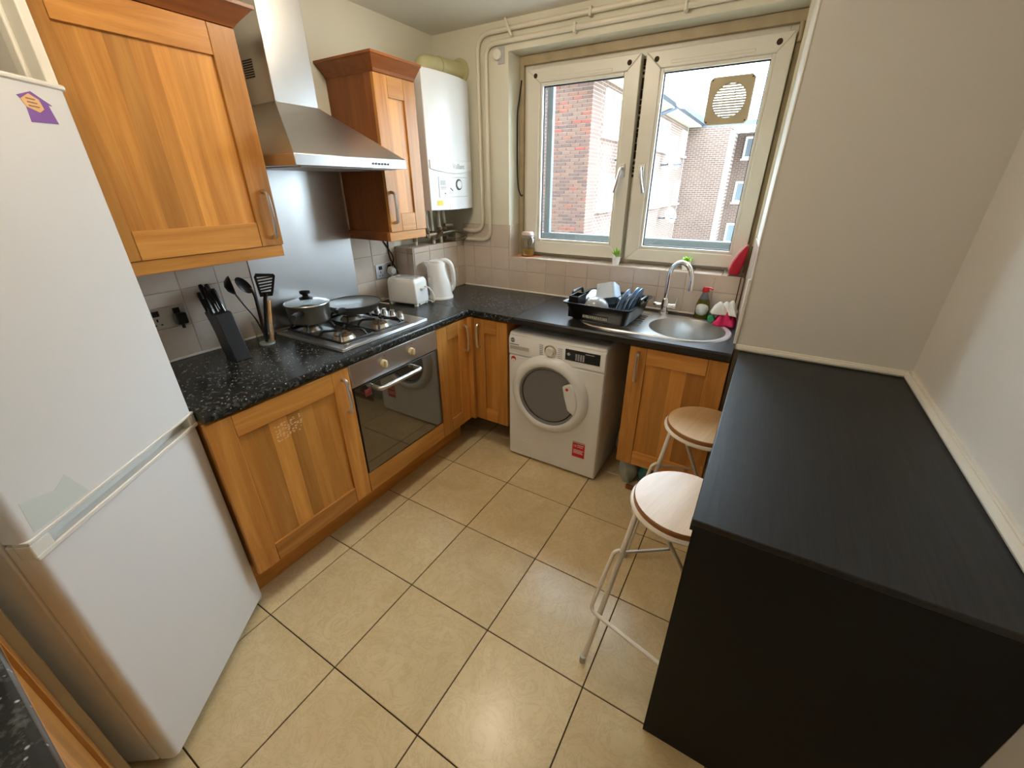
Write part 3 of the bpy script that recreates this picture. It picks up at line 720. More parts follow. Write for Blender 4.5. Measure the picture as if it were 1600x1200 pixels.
build('carcass', B(0.64, 0.872, -0.545, -0.03, 0.20, 0.898), OAK_Z, c, smooth=False)
random.seed(13)
shaker(c, frame((0.640, -0.547, 0.196), UX, NY), 0.238, 0.698, 0.074, 0.088, 2, OAK_X, (0.040, 0.520, 0.668))
build('leg', MB().cyl((0.69, -0.25, 0), (0.69, -0.25, 0.2), 0.016), BLACKP, c); build('leg', MB().cyl((0.83, -0.25, 0), (0.83, -0.25, 0.2), 0.016), BLACKP, c)
build('leg', MB().cyl((0.69, -0.08, 0), (0.69, -0.08, 0.2), 0.016), BLACKP, c); build('leg', MB().cyl((0.83, -0.08, 0), (0.83, -0.08, 0.2), 0.016), BLACKP, c)
c = thing('sink_base_cabinet', 'oak sink cabinet with pale handle behind the stools', 'cabinet', (1.83, -0.3, 0))
build('carcass', MB().box(1.605, 1.623, -0.545, -0.03, 0.20, 0.898).box(2.03, 2.048, -0.545, -0.03, 0.20, 0.898).box(1.623, 2.03, -0.545, -0.03, 0.20, 0.218).box(1.623, 2.03, -0.05, -0.03, 0.218, 0.898), OAK_Z, c, smooth=False)
random.seed(14)
shaker(c, frame((1.602, -0.547, 0.205), UX, NY), 0.447, 0.690, 0.084, 0.085, 4, OAK_X, (0.046, 0.510, 0.665))
for lx in (1.64, 2.01):
    for ly in (-0.35, -0.08): build('leg', MB().cyl((lx, ly, 0), (lx, ly, 0.2), 0.016), BLACKP, c)
pk = build('plinth', B(0.460, 0.477, -2.05, -0.56, 0.0, 0.188), OAK_Y, bevel=0.001); tag(pk, 'long oak plinth board under the oven and its cabinets', 'plinth')
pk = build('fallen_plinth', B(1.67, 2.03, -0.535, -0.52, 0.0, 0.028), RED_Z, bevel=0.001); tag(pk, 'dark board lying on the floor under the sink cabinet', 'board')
def packet(name, lab, x, y, r, h, m, sx):
    mb = MB(); rnd = random.Random(int(x * 1000))
    def fn(u, v):
        a = 2 * math.pi * u; b = v
        q = r * (0.55 + 0.6 * math.sin(math.pi * min(max(b, 0.03), 0.92))) * (1 + 0.12 * math.sin(5 * a + 7 * b) + rnd.uniform(-0.03, 0.03) * (0.02 < b < 0.98))
        return (x + sx * q * math.cos(a), y + q * math.sin(a), h * b)
    mb.grid(fn, 20, 9)
    tag(build(name, mb, m), lab, 'packet')
packet('carrier_bag', 'crumpled pale carrier bag under the sink cabinet', 1.655, -0.455, 0.045, 0.19, PACK1, 1.0)
packet('cleaning_packet', 'teal plastic packet under the sink cabinet', 1.765, -0.43, 0.045, 0.185, PACK2, 1.0)
pb = thing('cleaning_box', 'maroon carton under the sink cabinet', 'box', (1.87, -0.43, 0))
build('carton', B(1.825, 1.90, -0.46, -0.40, 0, 0.17), PACK3, pb, bevel=0.003); build('flap', B(1.827, 1.898, -0.458, -0.402, 0.17, 0.174), PACK3, pb)

# worktops
w = build('worktop', MB().prism([(0.0, 0.902), (0.600, 0.902), (0.612, 0.908), (0.614, 0.930), (0.608, 0.9405), (0.598, WZ), (0.0, WZ)], -2.044, -0.5785, lambda a, b, d: (a + 0.0005, d, b)), GRANITE)
tag(w, 'speckled black worktop run carrying the hob and knife block', 'worktop')
w = build('corner_worktop', MB().prism([(-0.0005, 0.902), (-0.566, 0.902), (-0.578, 0.908), (-0.578, 0.930), (-0.574, 0.9405), (-0.566, WZ), (-0.0005, WZ)], 0.0005, 0.9285, lambda a, b, d: (d, a, b)), GRANITE)
tag(w, 'speckled black worktop in the corner under the kettle', 'worktop')
SC, SR = (1.81, -0.303), 0.187
wt = MB()
def wtop(x0, x1):
    wt.prism([(-0.57, 0.902), (-0.582, 0.906), (-0.582, 0.934), (-0.572, WZ), (-0.51, WZ), (-0.51, 0.902)], x0, x1, lambda a, b, d: (d, a, b))
wtop(0.9295, 2.05)
wt.box(0.9295, 1.60, -0.51, -0.0005, 0.902, WZ); wt.prism([(2.02, -0.51), (2.05, -0.51), (2.052, -0.405), (2.0255, -0.0005), (2.02, -0.0005)], 0.902, WZ, lambda a, b, d: (a, b, d)); wt.box(1.60, 2.02, -0.095, -0.0005, 0.902, WZ)
angs = sorted([2 * math.pi * k / 64 for k in range(64)] + [math.atan2(y, x) % (2 * math.pi) for x in (-0.21, 0.21) for y in (-0.207, 0.208)])
vs = []
for a in angs:
    c_, s_ = math.cos(a), math.sin(a)
    q = min((0.21 / abs(c_)) if abs(c_) > 1e-6 else 9, ((0.208 if s_ > 0 else 0.207) / abs(s_)) if abs(s_) > 1e-6 else 9)
    vs += [(SC[0] + 0.199 * c_, SC[1] + 0.199 * s_, WZ), (SC[0] + q * c_, SC[1] + q * s_, WZ), (SC[0] + 0.199 * c_, SC[1] + 0.199 * s_, 0.902)]
nA = len(angs)
wt.add(vs, [(3 * k, 3 * k + 1, 3 * ((k + 1) % nA) + 1, 3 * ((k + 1) % nA)) for k in range(nA)] + [(3 * k, 3 * ((k + 1) % nA), 3 * ((k + 1) % nA) + 2, 3 * k + 2) for k in range(nA)])
w = build('sink_worktop', wt, BLACKWT); tag(w, 'plain black worktop run carrying the sink and dish rack', 'worktop')

# ------------------------------------------------------------------ sink and tap
sk = thing('sink', 'round steel sink bowl with ribbed drainer set in worktop', 'sink', (SC[0], SC[1], WZ))
pm = MB(); n = 72; vs = []
def outline(a):
    c_, s_ = math.cos(a), math.sin(a); R_ = 0.214
    # right side: circle about the bowl; left side: tapering drainer
    best = 0.0
    lo, hi = 0.0, 0.8
    for _ in range(40):
        m_ = (lo + hi) / 2; x, y = m_ * c_, m_ * s_
        if x >= 0: inside = (x * x + y * y) <= R_ * R_
        elif x > -0.40: inside = abs(y) <= R_
        else: inside = ((x + 0.40) / 0.175) ** 2 + (y / R_) ** 2 <= 1
        if inside: lo = m_
        else: hi = m_
    return lo
prof = [(None, 0.0), (None, 0.004), ('in', 0.004), ('r', 0.187, 0.004), ('r', 0.183, 0.0), ('r', 0.178, -0.03), ('r', 0.165, -0.125), ('r', 0.14, -0.15), ('r', 0.04, -0.158)]
for k in range(n):
    a = 2 * math.pi * k / n; q = outline(a); c_, s_ = math.cos(a), math.sin(a)
    vs += [(SC[0] + q * c_, SC[1] + q * s_, WZ), (SC[0] + (q - 0.006) * c_, SC[1] + (q - 0.006) * s_, WZ + 0.006), (SC[0] + 0.197 * c_, SC[1] + 0.197 * s_, WZ + 0.004),
           (SC[0] + 0.186 * c_, SC[1] + 0.186 * s_, WZ + 0.003), (SC[0] + 0.181 * c_, SC[1] + 0.181 * s_, WZ - 0.01), (SC[0] + 0.172 * c_, SC[1] + 0.172 * s_, WZ - 0.12), (SC[0] + 0.14 * c_, SC[1] + 0.14 * s_, WZ - 0.145), (SC[0] + 0.03 * c_, SC[1] + 0.03 * s_, WZ - 0.15)]
fs = []
for k in range(n):
    j = (k + 1) % n
    for e in range(7): fs.append((8 * k + e, 8 * k + e + 1, 8 * j + e + 1, 8 * j + e))
fs.append(tuple(8 * k + 7 for k in range(n)))
pm.add(vs, fs)
build('basin', pm, STEELX, sk, angle=30)
build('waste_plug', MB().lathe([(0.0, 0.0), (0.028, 0.0), (0.03, 0.003), (0.0, 0.004)], (SC[0], SC[1], WZ - 0.1495), 20), CHROME, sk)
for k in range(9):
    y = SC[1] - 0.15 + k * 0.0375
    build('drainer_rib', MB().tube([(1.30, y, WZ + 0.0045), (1.585 - 0.02 * abs(k - 4) * 0.0, y, WZ + 0.0045)], 0.004, 6), STEELX, sk)
tp = thing('mixer_tap', 'chrome swan neck mixer tap with two lever handles', 'tap', (1.645, -0.085, WZ))
tx, ty = 1.645, -0.085
build('tap_body', MB().lathe([(0.0, 0.0), (0.027, 0.0), (0.027, 0.008), (0.021, 0.014), (0.021, 0.085), (0.016, 0.095), (0.0, 0.095)], (tx, ty, WZ + 0.002), 20), CHROME, tp)
sp = [(tx, ty, WZ + 0.09), (tx, ty, WZ + 0.215)]
for k in range(1, 13):
    a = math.pi * k / 12
    sp.append((tx + 0.065 - 0.065 * math.cos(a), ty - (0.07 - 0.07 * math.cos(a)) * 0.55, WZ + 0.215 + 0.085 * math.sin(a)))
e = sp[-1]; sp += [(e[0] + 0.002, e[1] - 0.002, e[2] - 0.05)]
build('spout', MB().tube(sp, 0.0125, 12), CHROME, tp)
for s_ in (-1, 1):
    build('lever', MB().cyl((tx, ty, WZ + 0.052), (tx + s_ * 0.045, ty, WZ + 0.052), 0.013).cyl((tx + s_ * 0.045, ty, WZ + 0.052), (tx + s_ * 0.062, ty, WZ + 0.052), 0.016).cyl((tx + s_ * 0.056, ty, WZ + 0.06), (tx + s_ * 0.062, ty - 0.006, WZ + 0.105), 0.004), CHROME, tp, bevel=0.001)

# ------------------------------------------------------------------ fridge freezer
FA = (0.5500, -2.0465)
fz = thing('fridge_freezer', 'tall white fridge freezer with recessed handle groove', 'fridge', (FA[0], FA[1], 0), math.atan2(-0.81367, 0.58133))
FW = 0.568
build('cabinet_body', B(0.006, FW - 0.006, -0.585, -0.062, 0.03, 1.828), FRIDGE, fz, local=True, bevel=0.006)
build('door_gasket', B(0.014, FW - 0.014, -0.064, -0.046, 0.06, 1.80), LGREY, fz, local=True)
def rdoor(z0, z1):  # door slab with rounded left/right edges
    r = 0.018; pts = []
    for cx, a0 in ((FW - r, 0), (r, 90)):
        for k in range(7):
            a = math.radians(a0 + 90 * k / 6); pts.append((cx + r * math.cos(a), -r + r * math.sin(a)))
    pts += [(0.0, -0.048), (FW, -0.048)]
    return MB().prism(pts, z0, z1, lambda a, b, d: (a, b, d))
ud = build('upper_door', rdoor(0.937, 1.826), FRIDGE, fz, local=True, bevel=0.004)
build('door_cap', B(0.0, FW, -0.048, 0.002, 1.822, 1.836), APPLP, fz, local=True, bevel=0.005)
ldr = build('lower_door', rdoor(0.045, 0.893), FRIDGE, fz, local=True, bevel=0.003)
hg = MB()
hg.box(0.0, FW, -0.048, -0.030, 0.889, 0.930)
hg.box(0.0, 0.030, -0.030, 0.002, 0.889, 0.930); hg.box(FW - 0.045, FW, -0.030, 0.002, 0.889, 0.930)
build('handle_recess', hg, APPLP, ldr, local=True, bevel=0.003)
build('handle_lip', B(0.0, FW, -0.004, 0.004, 0.886, 0.899), APPLP, ldr, local=True, bevel=0.003)
build('upper_lip', B(0.0, FW, -0.03, 0.003, 0.931, 0.940), APPLP, ud, local=True, bevel=0.002)
for fx in (0.05, FW - 0.05):
    for fy in (-0.09, -0.54): build('foot', MB().cyl((fx, fy, 0), (fx, fy, 0.032), 0.018, n=12), BLACKP, fz, local=True)
build('tape_patch', MB().prism([(0.436, 1.018), (0.470, 1.0), (0.505, 1.012), (0.540, 1.022), (0.545, 0.948), (0.405, 0.945)], 0.0001, 0.0006, lambda a, b, d: (a, d, b)), FPATCH, ud, local=True)
P = lambda a, b, d: (a, d, b)
hs = build('house_sticker', MB().prism([(0.128, 1.747), (0.060, 1.750), (0.068, 1.786), (0.058, 1.786), (0.100, 1.808), (0.137, 1.796), (0.124, 1.785)], 0.0002, 0.0007, P), PURPLE, ud, local=True, label='purple house sticker')
sg_ = build('sticker_sign', MB().prism([(0.125, 1.776), (0.132, 1.790), (0.108, 1.803), (0.088, 1.794), (0.084, 1.776), (0.098, 1.768)], 0.0007, 0.0012, P), CREAMP, hs, local=True)
for q in range(3): build('sticker_print', MB().prism([(0.094 + 0.002 * q, 1.777 + q * 0.007), (0.119, 1.778 + q * 0.007), (0.119, 1.7805 + q * 0.007), (0.094 + 0.002 * q, 1.7795 + q * 0.007)], 0.0012, 0.0014, P), mat('brown_print', rgb(150, 110, 80), 0.6), hs, local=True)

# ------------------------------------------------------------------ washing machine
WX0, WX1, WF = 0.893, 1.489, -0.574
wm = thing('washing_machine', 'white front loading washing machine with black display', 'washing machine', (1.19, -0.3, 0))
build('casing', B(WX0, WX1, WF + 0.008, -0.06, 0.014, 0.852), APPL, wm, bevel=0.016, seg=3)
build('front_panel', B(WX0 + 0.002, WX1 - 0.002, WF, WF + 0.02, 0.016, 0.712), APPL, wm, bevel=0.007)
build('control_panel', MB().prism([(WF - 0.001, 0.716), (WF - 0.001, 0.815), (WF + 0.018, 0.846), (WF + 0.03, 0.85), (WF + 0.03, 0.716)], WX0 + 0.002, WX1 - 0.002, lambda a, b, d: (d, a, b)), APPL, wm, bevel=0.005)
dc = (1.170, 0.508); Mr = Matrix.Translation((dc[0], WF, dc[1])) @ Matrix.Rotation(math.radians(90), 4, 'X')
dr = build('porthole_door', MB().lathe([(0.178, 0.004), (0.182, 0.030), (0.196, 0.042), (0.222, 0.036), (0.240, 0.016), (0.244, 0.0), (0.178, 0.0)], n=64, M=Mr), APPL, wm, angle=60)
build('bowl_glass', MB().lathe([(0.0, -0.03), (0.10, -0.02), (0.15, 0.012), (0.183, 0.026), (0.183, 0.0), (0.0, -0.04)], n=48, M=Mr), WASHGL, dr)
build('glass_ring', MB().lathe([(0.170, 0.018), (0.172, 0.028), (0.180, 0.034), (0.186, 0.030), (0.186, 0.016)], n=48, M=Mr), GREYP, dr)
hp = []
for k in range(13):
    a = math.radians(-22 + 62 * k / 12); hp.append((dc[0] + 0.190 * math.cos(a), dc[1] + 0.190 * math.sin(a)))
hp += [(dc[0] + 0.098, dc[1] + 0.095), (dc[0] + 0.112, dc[1] + 0.03), (dc[0] + 0.135, dc[1] - 0.045)]
build('door_grip', MB().prism(hp, WF - 0.045, WF - 0.02, lambda a, b, d: (a, d, b)), APPL, dr, bevel=0.006, seg=3)
build('grip_dot', MB().cyl((dc[0] + 0.128, WF - 0.0462, dc[1] + 0.085), (dc[0] + 0.128, WF - 0.044, dc[1] + 0.085), 0.009), REDLBL, dr)
build('dial_ring', MB().lathe([(0.027, 0.0), (0.036, 0.0), (0.036, 0.004), (0.027, 0.006)], n=32, M=Matrix.Translation((1.168, WF - 0.001, 0.783)) @ Matrix.Rotation(math.radians(90), 4, 'X')), SATIN, wm)
build('dial', MB().lathe([(0.0, 0.0), (0.027, 0.0), (0.025, 0.018), (0.022, 0.021), (0.0, 0.021)], n=32, M=Matrix.Translation((1.168, WF - 0.001, 0.783)) @ Matrix.Rotation(math.radians(90), 4, 'X')), APPLP, wm)
ds = build('display', B(1.258, 1.458, WF - 0.003, WF + 0.002, 0.752, 0.816), DISPLAY, wm, bevel=0.001)
for k in range(4):
    mb = MB()
    for q in range(6): mb.box(1.318 + k * 0.014, 1.328 + k * 0.014, WF - 0.0034, WF - 0.003, 0.760 + q * 0.0065, 0.7635 + q * 0.0065)
    build('display_print', mb, PALEINK, ds, smooth=False)
build('display_print', MB().box(1.375, 1.425, WF - 0.0034, WF - 0.003, 0.803, 0.806).box(1.268, 1.290, WF - 0.0034, WF - 0.003, 0.786, 0.790).box(1.272, 1.284, WF - 0.0034, WF - 0.003, 0.780, 0.796), PALEINK, ds, smooth=False)
dw = build('soap_drawer', B(0.902, 1.036, WF - 0.004, WF + 0.004, 0.736, 0.776), APPLP, wm, bevel=0.003)
build('drawer_recess', B(0.908, 1.032, WF - 0.0045, WF - 0.003, 0.752, 0.774), LGREY, dw)
build('model_stripe', MB().box(0.902, 0.965, WF - 0.0018, WF - 0.0008, 0.779, 0.783), INK, wm)
eb = build('round_emblem', MB().cyl((0.923, WF - 0.002, 0.806), (0.923, WF + 0.002, 0.806), 0.014, n=24), GREYP, wm)
text_part('emblem_lettering', 'HOOVER', 0.0068, textframe((0.923, WF - 0.0024, 0.806), UX, NY), LABELW, eb)
st = build('round_sticker', MB().cyl((0.928, WF - 0.0012, 0.690), (0.928, WF + 0.002, 0.690), 0.016, n=24), REDLBL, wm)
build('sticker_print', B(0.917, 0.939, WF - 0.0018, WF - 0.001, 0.676, 0.690), LABELW, st)
rs = build('red_sticker', B(1.337, 1.415, WF - 0.001, WF + 0.002, 0.140, 0.236), REDLBL, wm, label='red warranty sticker')
build('sticker_heading', B(1.337, 1.415, WF - 0.0008, WF + 0.001, 0.238, 0.246), LGREY, rs)
text_part('sticker_numeral', '10', 0.022, textframe((1.352, WF - 0.0014, 0.216), UX, NY), LABELW, rs)
for k, (x0, x1, z) in enumerate(((1.368, 1.408, 0.222), (1.368, 1.402, 0.210), (1.345, 1.408, 0.186), (1.345, 1.400, 0.176), (1.345, 1.406, 0.166))): build('sticker_print', B(x0, x1, WF - 0.0014, WF - 0.0009, z, z + 0.0045), LABELW, rs)
for k in range(6):
    build('programme_print', MB().box(1.098, 1.122, WF - 0.0016, WF - 0.0008, 0.752 + k * 0.011, 0.755 + k * 0.011).box(1.214, 1.240, WF - 0.0016, WF - 0.0008, 0.750 + k * 0.011, 0.753 + k * 0.011), GREYP, wm)
build('filter_flap', B(0.985, 1.060, WF - 0.0012, WF + 0.002, 0.060, 0.130), APPL, wm, bevel=0.001)
for fx in (WX0 + 0.05, WX1 - 0.05):
    for fy in (WF + 0.06, -0.11): build('foot', MB().cyl((fx, fy, 0), (fx, fy, 0.018), 0.02, n=12), BLACKP, wm)
hose = build('drain_hose', MB().tube(smooth_path([(1.52, -0.08, 0.72), (1.54, -0.16, 0.55), (1.535, -0.2, 0.3), (1.525, -0.26, 0.1), (1.52, -0.12, 0.02)], 8), 0.012, 8), LGREY); tag(hose, 'pale grey drain hose beside the washing machine', 'hose')

# ------------------------------------------------------------------ oven
ov = thing('oven', 'built-in steel oven with mirror black glass door', 'oven', (0.3, -1.17, 0.30))
build('oven_body', B(0.05, 0.57, -1.444, -0.893, 0.305, 0.86), DARK, ov)
cp = build('control_panel', B(0.570, 0.604, -1.462, -0.8745, 0.786, 0.898), STEEL, ov, bevel=0.002)
for y in (-1.268, -1.078):
    kb = build('knob', MB().lathe([(0.0, 0.0), (0.019, 0.0), (0.017, 0.018), (0.0, 0.018)], n=20, M=Matrix.Translation((0.604, y, 0.842)) @ Matrix.Rotation(math.radians(90), 4, 'Y')).box(0.618, 0.630, y - 0.005, y + 0.005, 0.825, 0.859), mat('cream_knob', rgb(214, 198, 160), 0.35), ov, bevel=0.0015)
    build('indicator_lamp', MB().cyl((0.603, y + 0.012, 0.878), (0.606, y + 0.012, 0.878), 0.003, n=8), REDLBL, cp)
dr = build('oven_door', B(0.572, 0.600, -1.462, -0.8745, 0.306, 0.780), BLACKP, ov, bevel=0.002)
build('door_glass', B(0.600, 0.6035, -1.456, -0.8795, 0.312, 0.776), OVENGL, dr, smooth=False)
hp = bend([(0.602, -1.345, 0.748), (0.655, -1.345, 0.748), (0.655, -1.065, 0.748), (0.602, -1.065, 0.748)], 0.02, 6)
build('door_handle', MB().tube(hp, 0.011, 10), SATIN, dr)
build('handle_tag', B(0.6035, 0.6045, -1.40, -1.36, 0.715, 0.752), mat('dull_red_tag', rgb(120, 56, 52), 0.5), dr)

# ------------------------------------------------------------------ hob
HX0, HX1, HY0, HY1 = 0.045, 0.548, -1.436, -0.872
hb = thing('gas_hob', 'stainless gas hob with four burners and black pan supports', 'hob', (0.3, -1.15, WZ))
build('hob_plate', MB().box(HX0, HX1, HY0, HY1, WZ, WZ + 0.006).box(HX0, HX1, HY0, HY0 + 0.03, WZ + 0.006, WZ + 0.014).box(HX0, HX1, HY1 - 0.10, HY1, WZ + 0.006, WZ + 0.014).box(HX0, HX0 + 0.025, HY0 + 0.03, HY1 - 0.10, WZ + 0.006, WZ + 0.014).box(HX1 - 0.035, HX1, HY0 + 0.03, HY1 - 0.10, WZ + 0.006, WZ + 0.014).box(HX0 + 0.025, HX1 - 0.035, -1.208, -1.188, WZ + 0.006, WZ + 0.011), STEEL, hb, bevel=0.004)
burn = [(0.400, -1.312, 0.046), (0.410, -1.085, 0.040), (0.150, -1.305, 0.036), (0.165, -1.075, 0.044)]
for bx_, by_, br_ in burn:
    bo = build('burner', MB().lathe([(0.0, 0.0), (br_ + 0.012, 0.0), (br_ + 0.006, 0.008), (br_, 0.018), (0.0, 0.018)], (bx_, by_, WZ + 0.006), 28), ALU, hb)
    build('burner_cap', MB().lathe([(0.0, 0.0), (br_ - 0.004, 0.0), (br_ - 0.006, 0.006), (0.012, 0.008), (0.010, 0.016), (0.0, 0.016)], (bx_, by_, WZ + 0.024), 28), mat('brown_enamel_cap', rgb(88, 66, 44), 0.35), bo)
for (y0, y1) in ((HY0 + 0.045, -1.208), (-1.186, HY1 - 0.115)):
    x0, x1 = HX0 + 0.04, HX1 - 0.05; ym = (y0 + y1) / 2
    fr_ = [(x0, y0, WZ + 0.02), (x1, y0, WZ + 0.02), (x1, y1, WZ + 0.02), (x0, y1, WZ + 0.02)]
    ps = build('pan_support', MB().tube(bend(fr_ + [fr_[0]], 0.02), 0.006, 6), BLACKM, hb)
    for bx_, by_, br_ in burn:
        if not (y0 < by_ < y1): continue
        for k in range(4):
            a = math.radians(45 + 90 * k); ex, ey = math.cos(a), math.sin(a)
            tx_ = min(max(bx_ + ex * 0.11, x0), x1); ty_ = min(max(by_ + ey * 0.11, y0), y1)
            build('support_finger', MB().tube(bend([(tx_, ty_, WZ + 0.016), (tx_ * 0.8 + (bx_ + ex * 0.02) * 0.2, ty_ * 0.8 + (by_ + ey * 0.02) * 0.2, WZ + 0.046), (bx_ + ex * 0.022, by_ + ey * 0.022, WZ + 0.046)], 0.015, 5), 0.006, 6), BLACKM, ps)
for kx in (0.205, 0.268, 0.330, 0.392):
    build('knob', MB().lathe([(0.0, 0.0), (0.017, 0.0), (0.017, 0.006), (0.014, 0.010), (0.013, 0.028), (0.0, 0.029)], (kx, -0.918, WZ + 0.014), 20), SATIN, hb)

# saucepan with lid, frying pan
ZP = WZ + 0.050
s = thing('saucepan', 'grey saucepan with glass lid standing on rear hob burner', 'saucepan', (0.142, -1.298, ZP))
px_, py_ = 0.142, -1.298
build('pan_body', MB().lathe([(0.0, 0.0), (0.088, 0.0), (0.097, 0.008), (0.104, 0.088), (0.108, 0.092), (0.106, 0.094), (0.101, 0.088), (0.094, 0.012), (0.0, 0.006)], (px_, py_, ZP), 40), PANOUT, s)
ld = build('lid', MB().lathe([(0.100, 0.0), (0.106, 0.002), (0.100, 0.008), (0.06, 0.020), (0.0, 0.025), (0.0, 0.022), (0.06, 0.017), (0.098, 0.004)], (px_, py_, ZP + 0.092), 40), TUMBLER, s)
build('lid_rim', MB().tube([(px_ + 0.105 * math.cos(2 * math.pi * k / 36), py_ + 0.105 * math.sin(2 * math.pi * k / 36), ZP + 0.096) for k in range(36)], 0.003, 6, closed=True), SATIN, ld)
build('lid_knob', MB().lathe([(0.0, 0.0), (0.032, 0.0), (0.032, 0.006), (0.014, 0.012), (0.014, 0.022), (0.024, 0.026), (0.025, 0.038), (0.018, 0.042), (0.0, 0.042)], (px_, py_, ZP + 0.115), 24), BLACKP, ld)
hd = Vector((0.62, -0.78, 0.0))
b0 = Vector((px_, py_, ZP + 0.066))
build('handle', MB().tube([b0 + hd * 0.098, b0 + hd * 0.125 + Vector((0, 0, 0.004)), b0 + hd * 0.18 + Vector((0, 0, 0.010)), b0 + hd * 0.215 + Vector((0, 0, 0.012))], [0.012, 0.013, 0.015, 0.012], 10), BLACKP, s)
s = thing('frying_pan', 'wide non-stick frying pan resting on the rear hob supports', 'frying pan', (0.178, -1.045, ZP))
px_, py_ = 0.178, -1.045
build('pan_body', MB().lathe([(0.0, 0.0), (0.105, 0.0), (0.115, 0.004), (0.143, 0.044), (0.147, 0.047), (0.144, 0.049), (0.138, 0.045)], (px_, py_, ZP), 44), PANOUT, s)
build('pan_lining', MB().lathe([(0.0, 0.006), (0.108, 0.006), (0.140, 0.046), (0.143, 0.0485), (0.137, 0.044), (0.106, 0.0045), (0.0, 0.0045)], (px_, py_, ZP), 44), PANIN, s)
hd = Vector((0.52, -0.854, 0.0)); b0 = Vector((px_, py_, ZP + 0.038))
build('handle', MB().tube([b0 + hd * 0.138, b0 + hd * 0.16 + Vector((0, 0, 0.010)), b0 + hd * 0.20 + Vector((0, 0, 0.018)), b0 + hd * 0.25 + Vector((0, 0, 0.022))], [0.010, 0.012, 0.014, 0.011], 10), BLACKP, s)

# ------------------------------------------------------------------ splashback, hood
sb = build('splashback', B(0.0075, 0.0105, -1.462, -0.868, WZ + 0.012, 1.70), SPLASH, smooth=False); tag(sb, 'brushed steel splashback sheet on the wall behind the hob', 'splashback')
hd_ = thing('cooker_hood', 'stainless chimney cooker hood with sloping canopy above the hob', 'cooker hood', (0.25, -1.15, 1.688))
VY0, VY1, VX = -1.440, -0.855, 0.492
build('visor', B(0.008, VX, VY0, VY1, 1.688, 1.728), STEEL, hd_, bevel=0.002)
CY0, CY1, CX = -1.310, -1.108, 0.250
lo = [(0.008, VY0), (VX, VY0), (VX, VY1), (0.008, VY1)]; hi = [(0.008, CY0), (CX, CY0), (CX, CY1), (0.008, CY1)]
cm = MB().add([(x, y, 1.728) for x, y in lo] + [(x, y, 1.924) for x, y in hi], [(3, 2, 1, 0), (4, 5, 6, 7), (0, 1, 5, 4), (1, 2, 6, 5), (2, 3, 7, 6), (3, 0, 4, 7)])
build('canopy', cm, STEEL, hd_, bevel=0.002, smooth=False)
ch = build('chimney', B(0.004, CX - 0.002, CY0 + 0.002, CY1 - 0.002, 1.924, CZ), STEEL, hd_, bevel=0.002)
for k in range(8): build('vent_slot', B(0.085, 0.150, CY0 + 0.0005, CY0 + 0.003, 2.015 + k * 0.008, 2.0195 + k * 0.008), BLACKP, ch)
for k in range(6): build('button', MB().cyl((VX - 0.001, -1.062 + k * 0.018, 1.706), (VX + 0.004, -1.062 + k * 0.018, 1.706), 0.005, n=10), BLACKP, hd_)
build('filter_mesh', B(0.04, VX - 0.03, VY0 + 0.04, VY1 - 0.04, 1.684, 1.689), LGREY, hd_)

# ------------------------------------------------------------------ wall cabinets
def cornice(parent, y0, y1, z, ends, m):
    lo = [(0.0, y0), (0.338, y0), (0.338, y1), (0.0, y1)]
    f = 0.055; ya, yb = y0 - (f if ends[0] else 0), y1 + (f if ends[1] else 0)
    hi = [(0.0, ya), (0.338 + f, ya), (0.338 + f, yb), (0.0, yb)]
    mb = MB()
    def ring(s_, zz): return [(a[0] + (b[0] - a[0]) * s_, a[1] + (b[1] - a[1]) * s_, zz) for a, b in zip(lo, hi)]
    rings = [ring(0, z), ring(0.15, z + 0.012), ring(0.85, z + 0.050), ring(1.0, z + 0.054), ring(1.0, z + 0.064)]
    vs = [p for r in rings for p in r]; fs = [(3, 2, 1, 0), (16, 17, 18, 19)]
    for i in range(4):
        for k in range(4): fs.append((4 * i + k, 4 * i + (k + 1) % 4, 4 * i + 4 + (k + 1) % 4, 4 * i + 4 + k))
    mb.add(vs, fs)
    return build('cornice', mb, m, parent, smooth=False)
random.seed(21)
c = thing('wall_cabinet', 'wide oak wall cabinet above the knife block', 'wall cabinet', (0.16, -1.76, 1.352))
build('carcass', B(0.0, 0.314, -2.046, -1.468, 1.375, 2.108), OAK_Z, c, smooth=False)
shaker(c, frame((0.315, -2.046, 1.398), UY, NX), 0.582, 0.708, 0.090, 0.090, 7, OAK_Y, (0.545, 0.032, 0.200))
build('pelmet', B(0.308, 0.330, -2.046, -1.468, 1.352, 1.397), OAK_Y, c, bevel=0.002)
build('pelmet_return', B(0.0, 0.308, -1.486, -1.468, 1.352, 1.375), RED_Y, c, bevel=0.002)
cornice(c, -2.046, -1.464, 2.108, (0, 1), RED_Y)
random.seed(22)
c = thing('narrow_wall_cabinet', 'narrow oak wall cabinet with dark side next to the boiler', 'wall cabinet', (0.16, -0.72, 1.345))
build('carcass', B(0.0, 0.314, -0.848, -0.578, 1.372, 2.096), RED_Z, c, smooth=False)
shaker(c, frame((0.315, -0.850, 1.392), UY, NX), 0.276, 0.702, 0.084, 0.090, 2, OAK_Y, (0.026, 0.045, 0.195))
build('pelmet', B(0.308, 0.330, -0.860, -0.578, 1.345, 1.391), OAK_Y, c, bevel=0.002)
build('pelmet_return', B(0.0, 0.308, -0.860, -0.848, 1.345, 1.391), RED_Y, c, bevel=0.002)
cornice(c, -0.850, -0.576, 2.096, (1, 0), RED_Y)

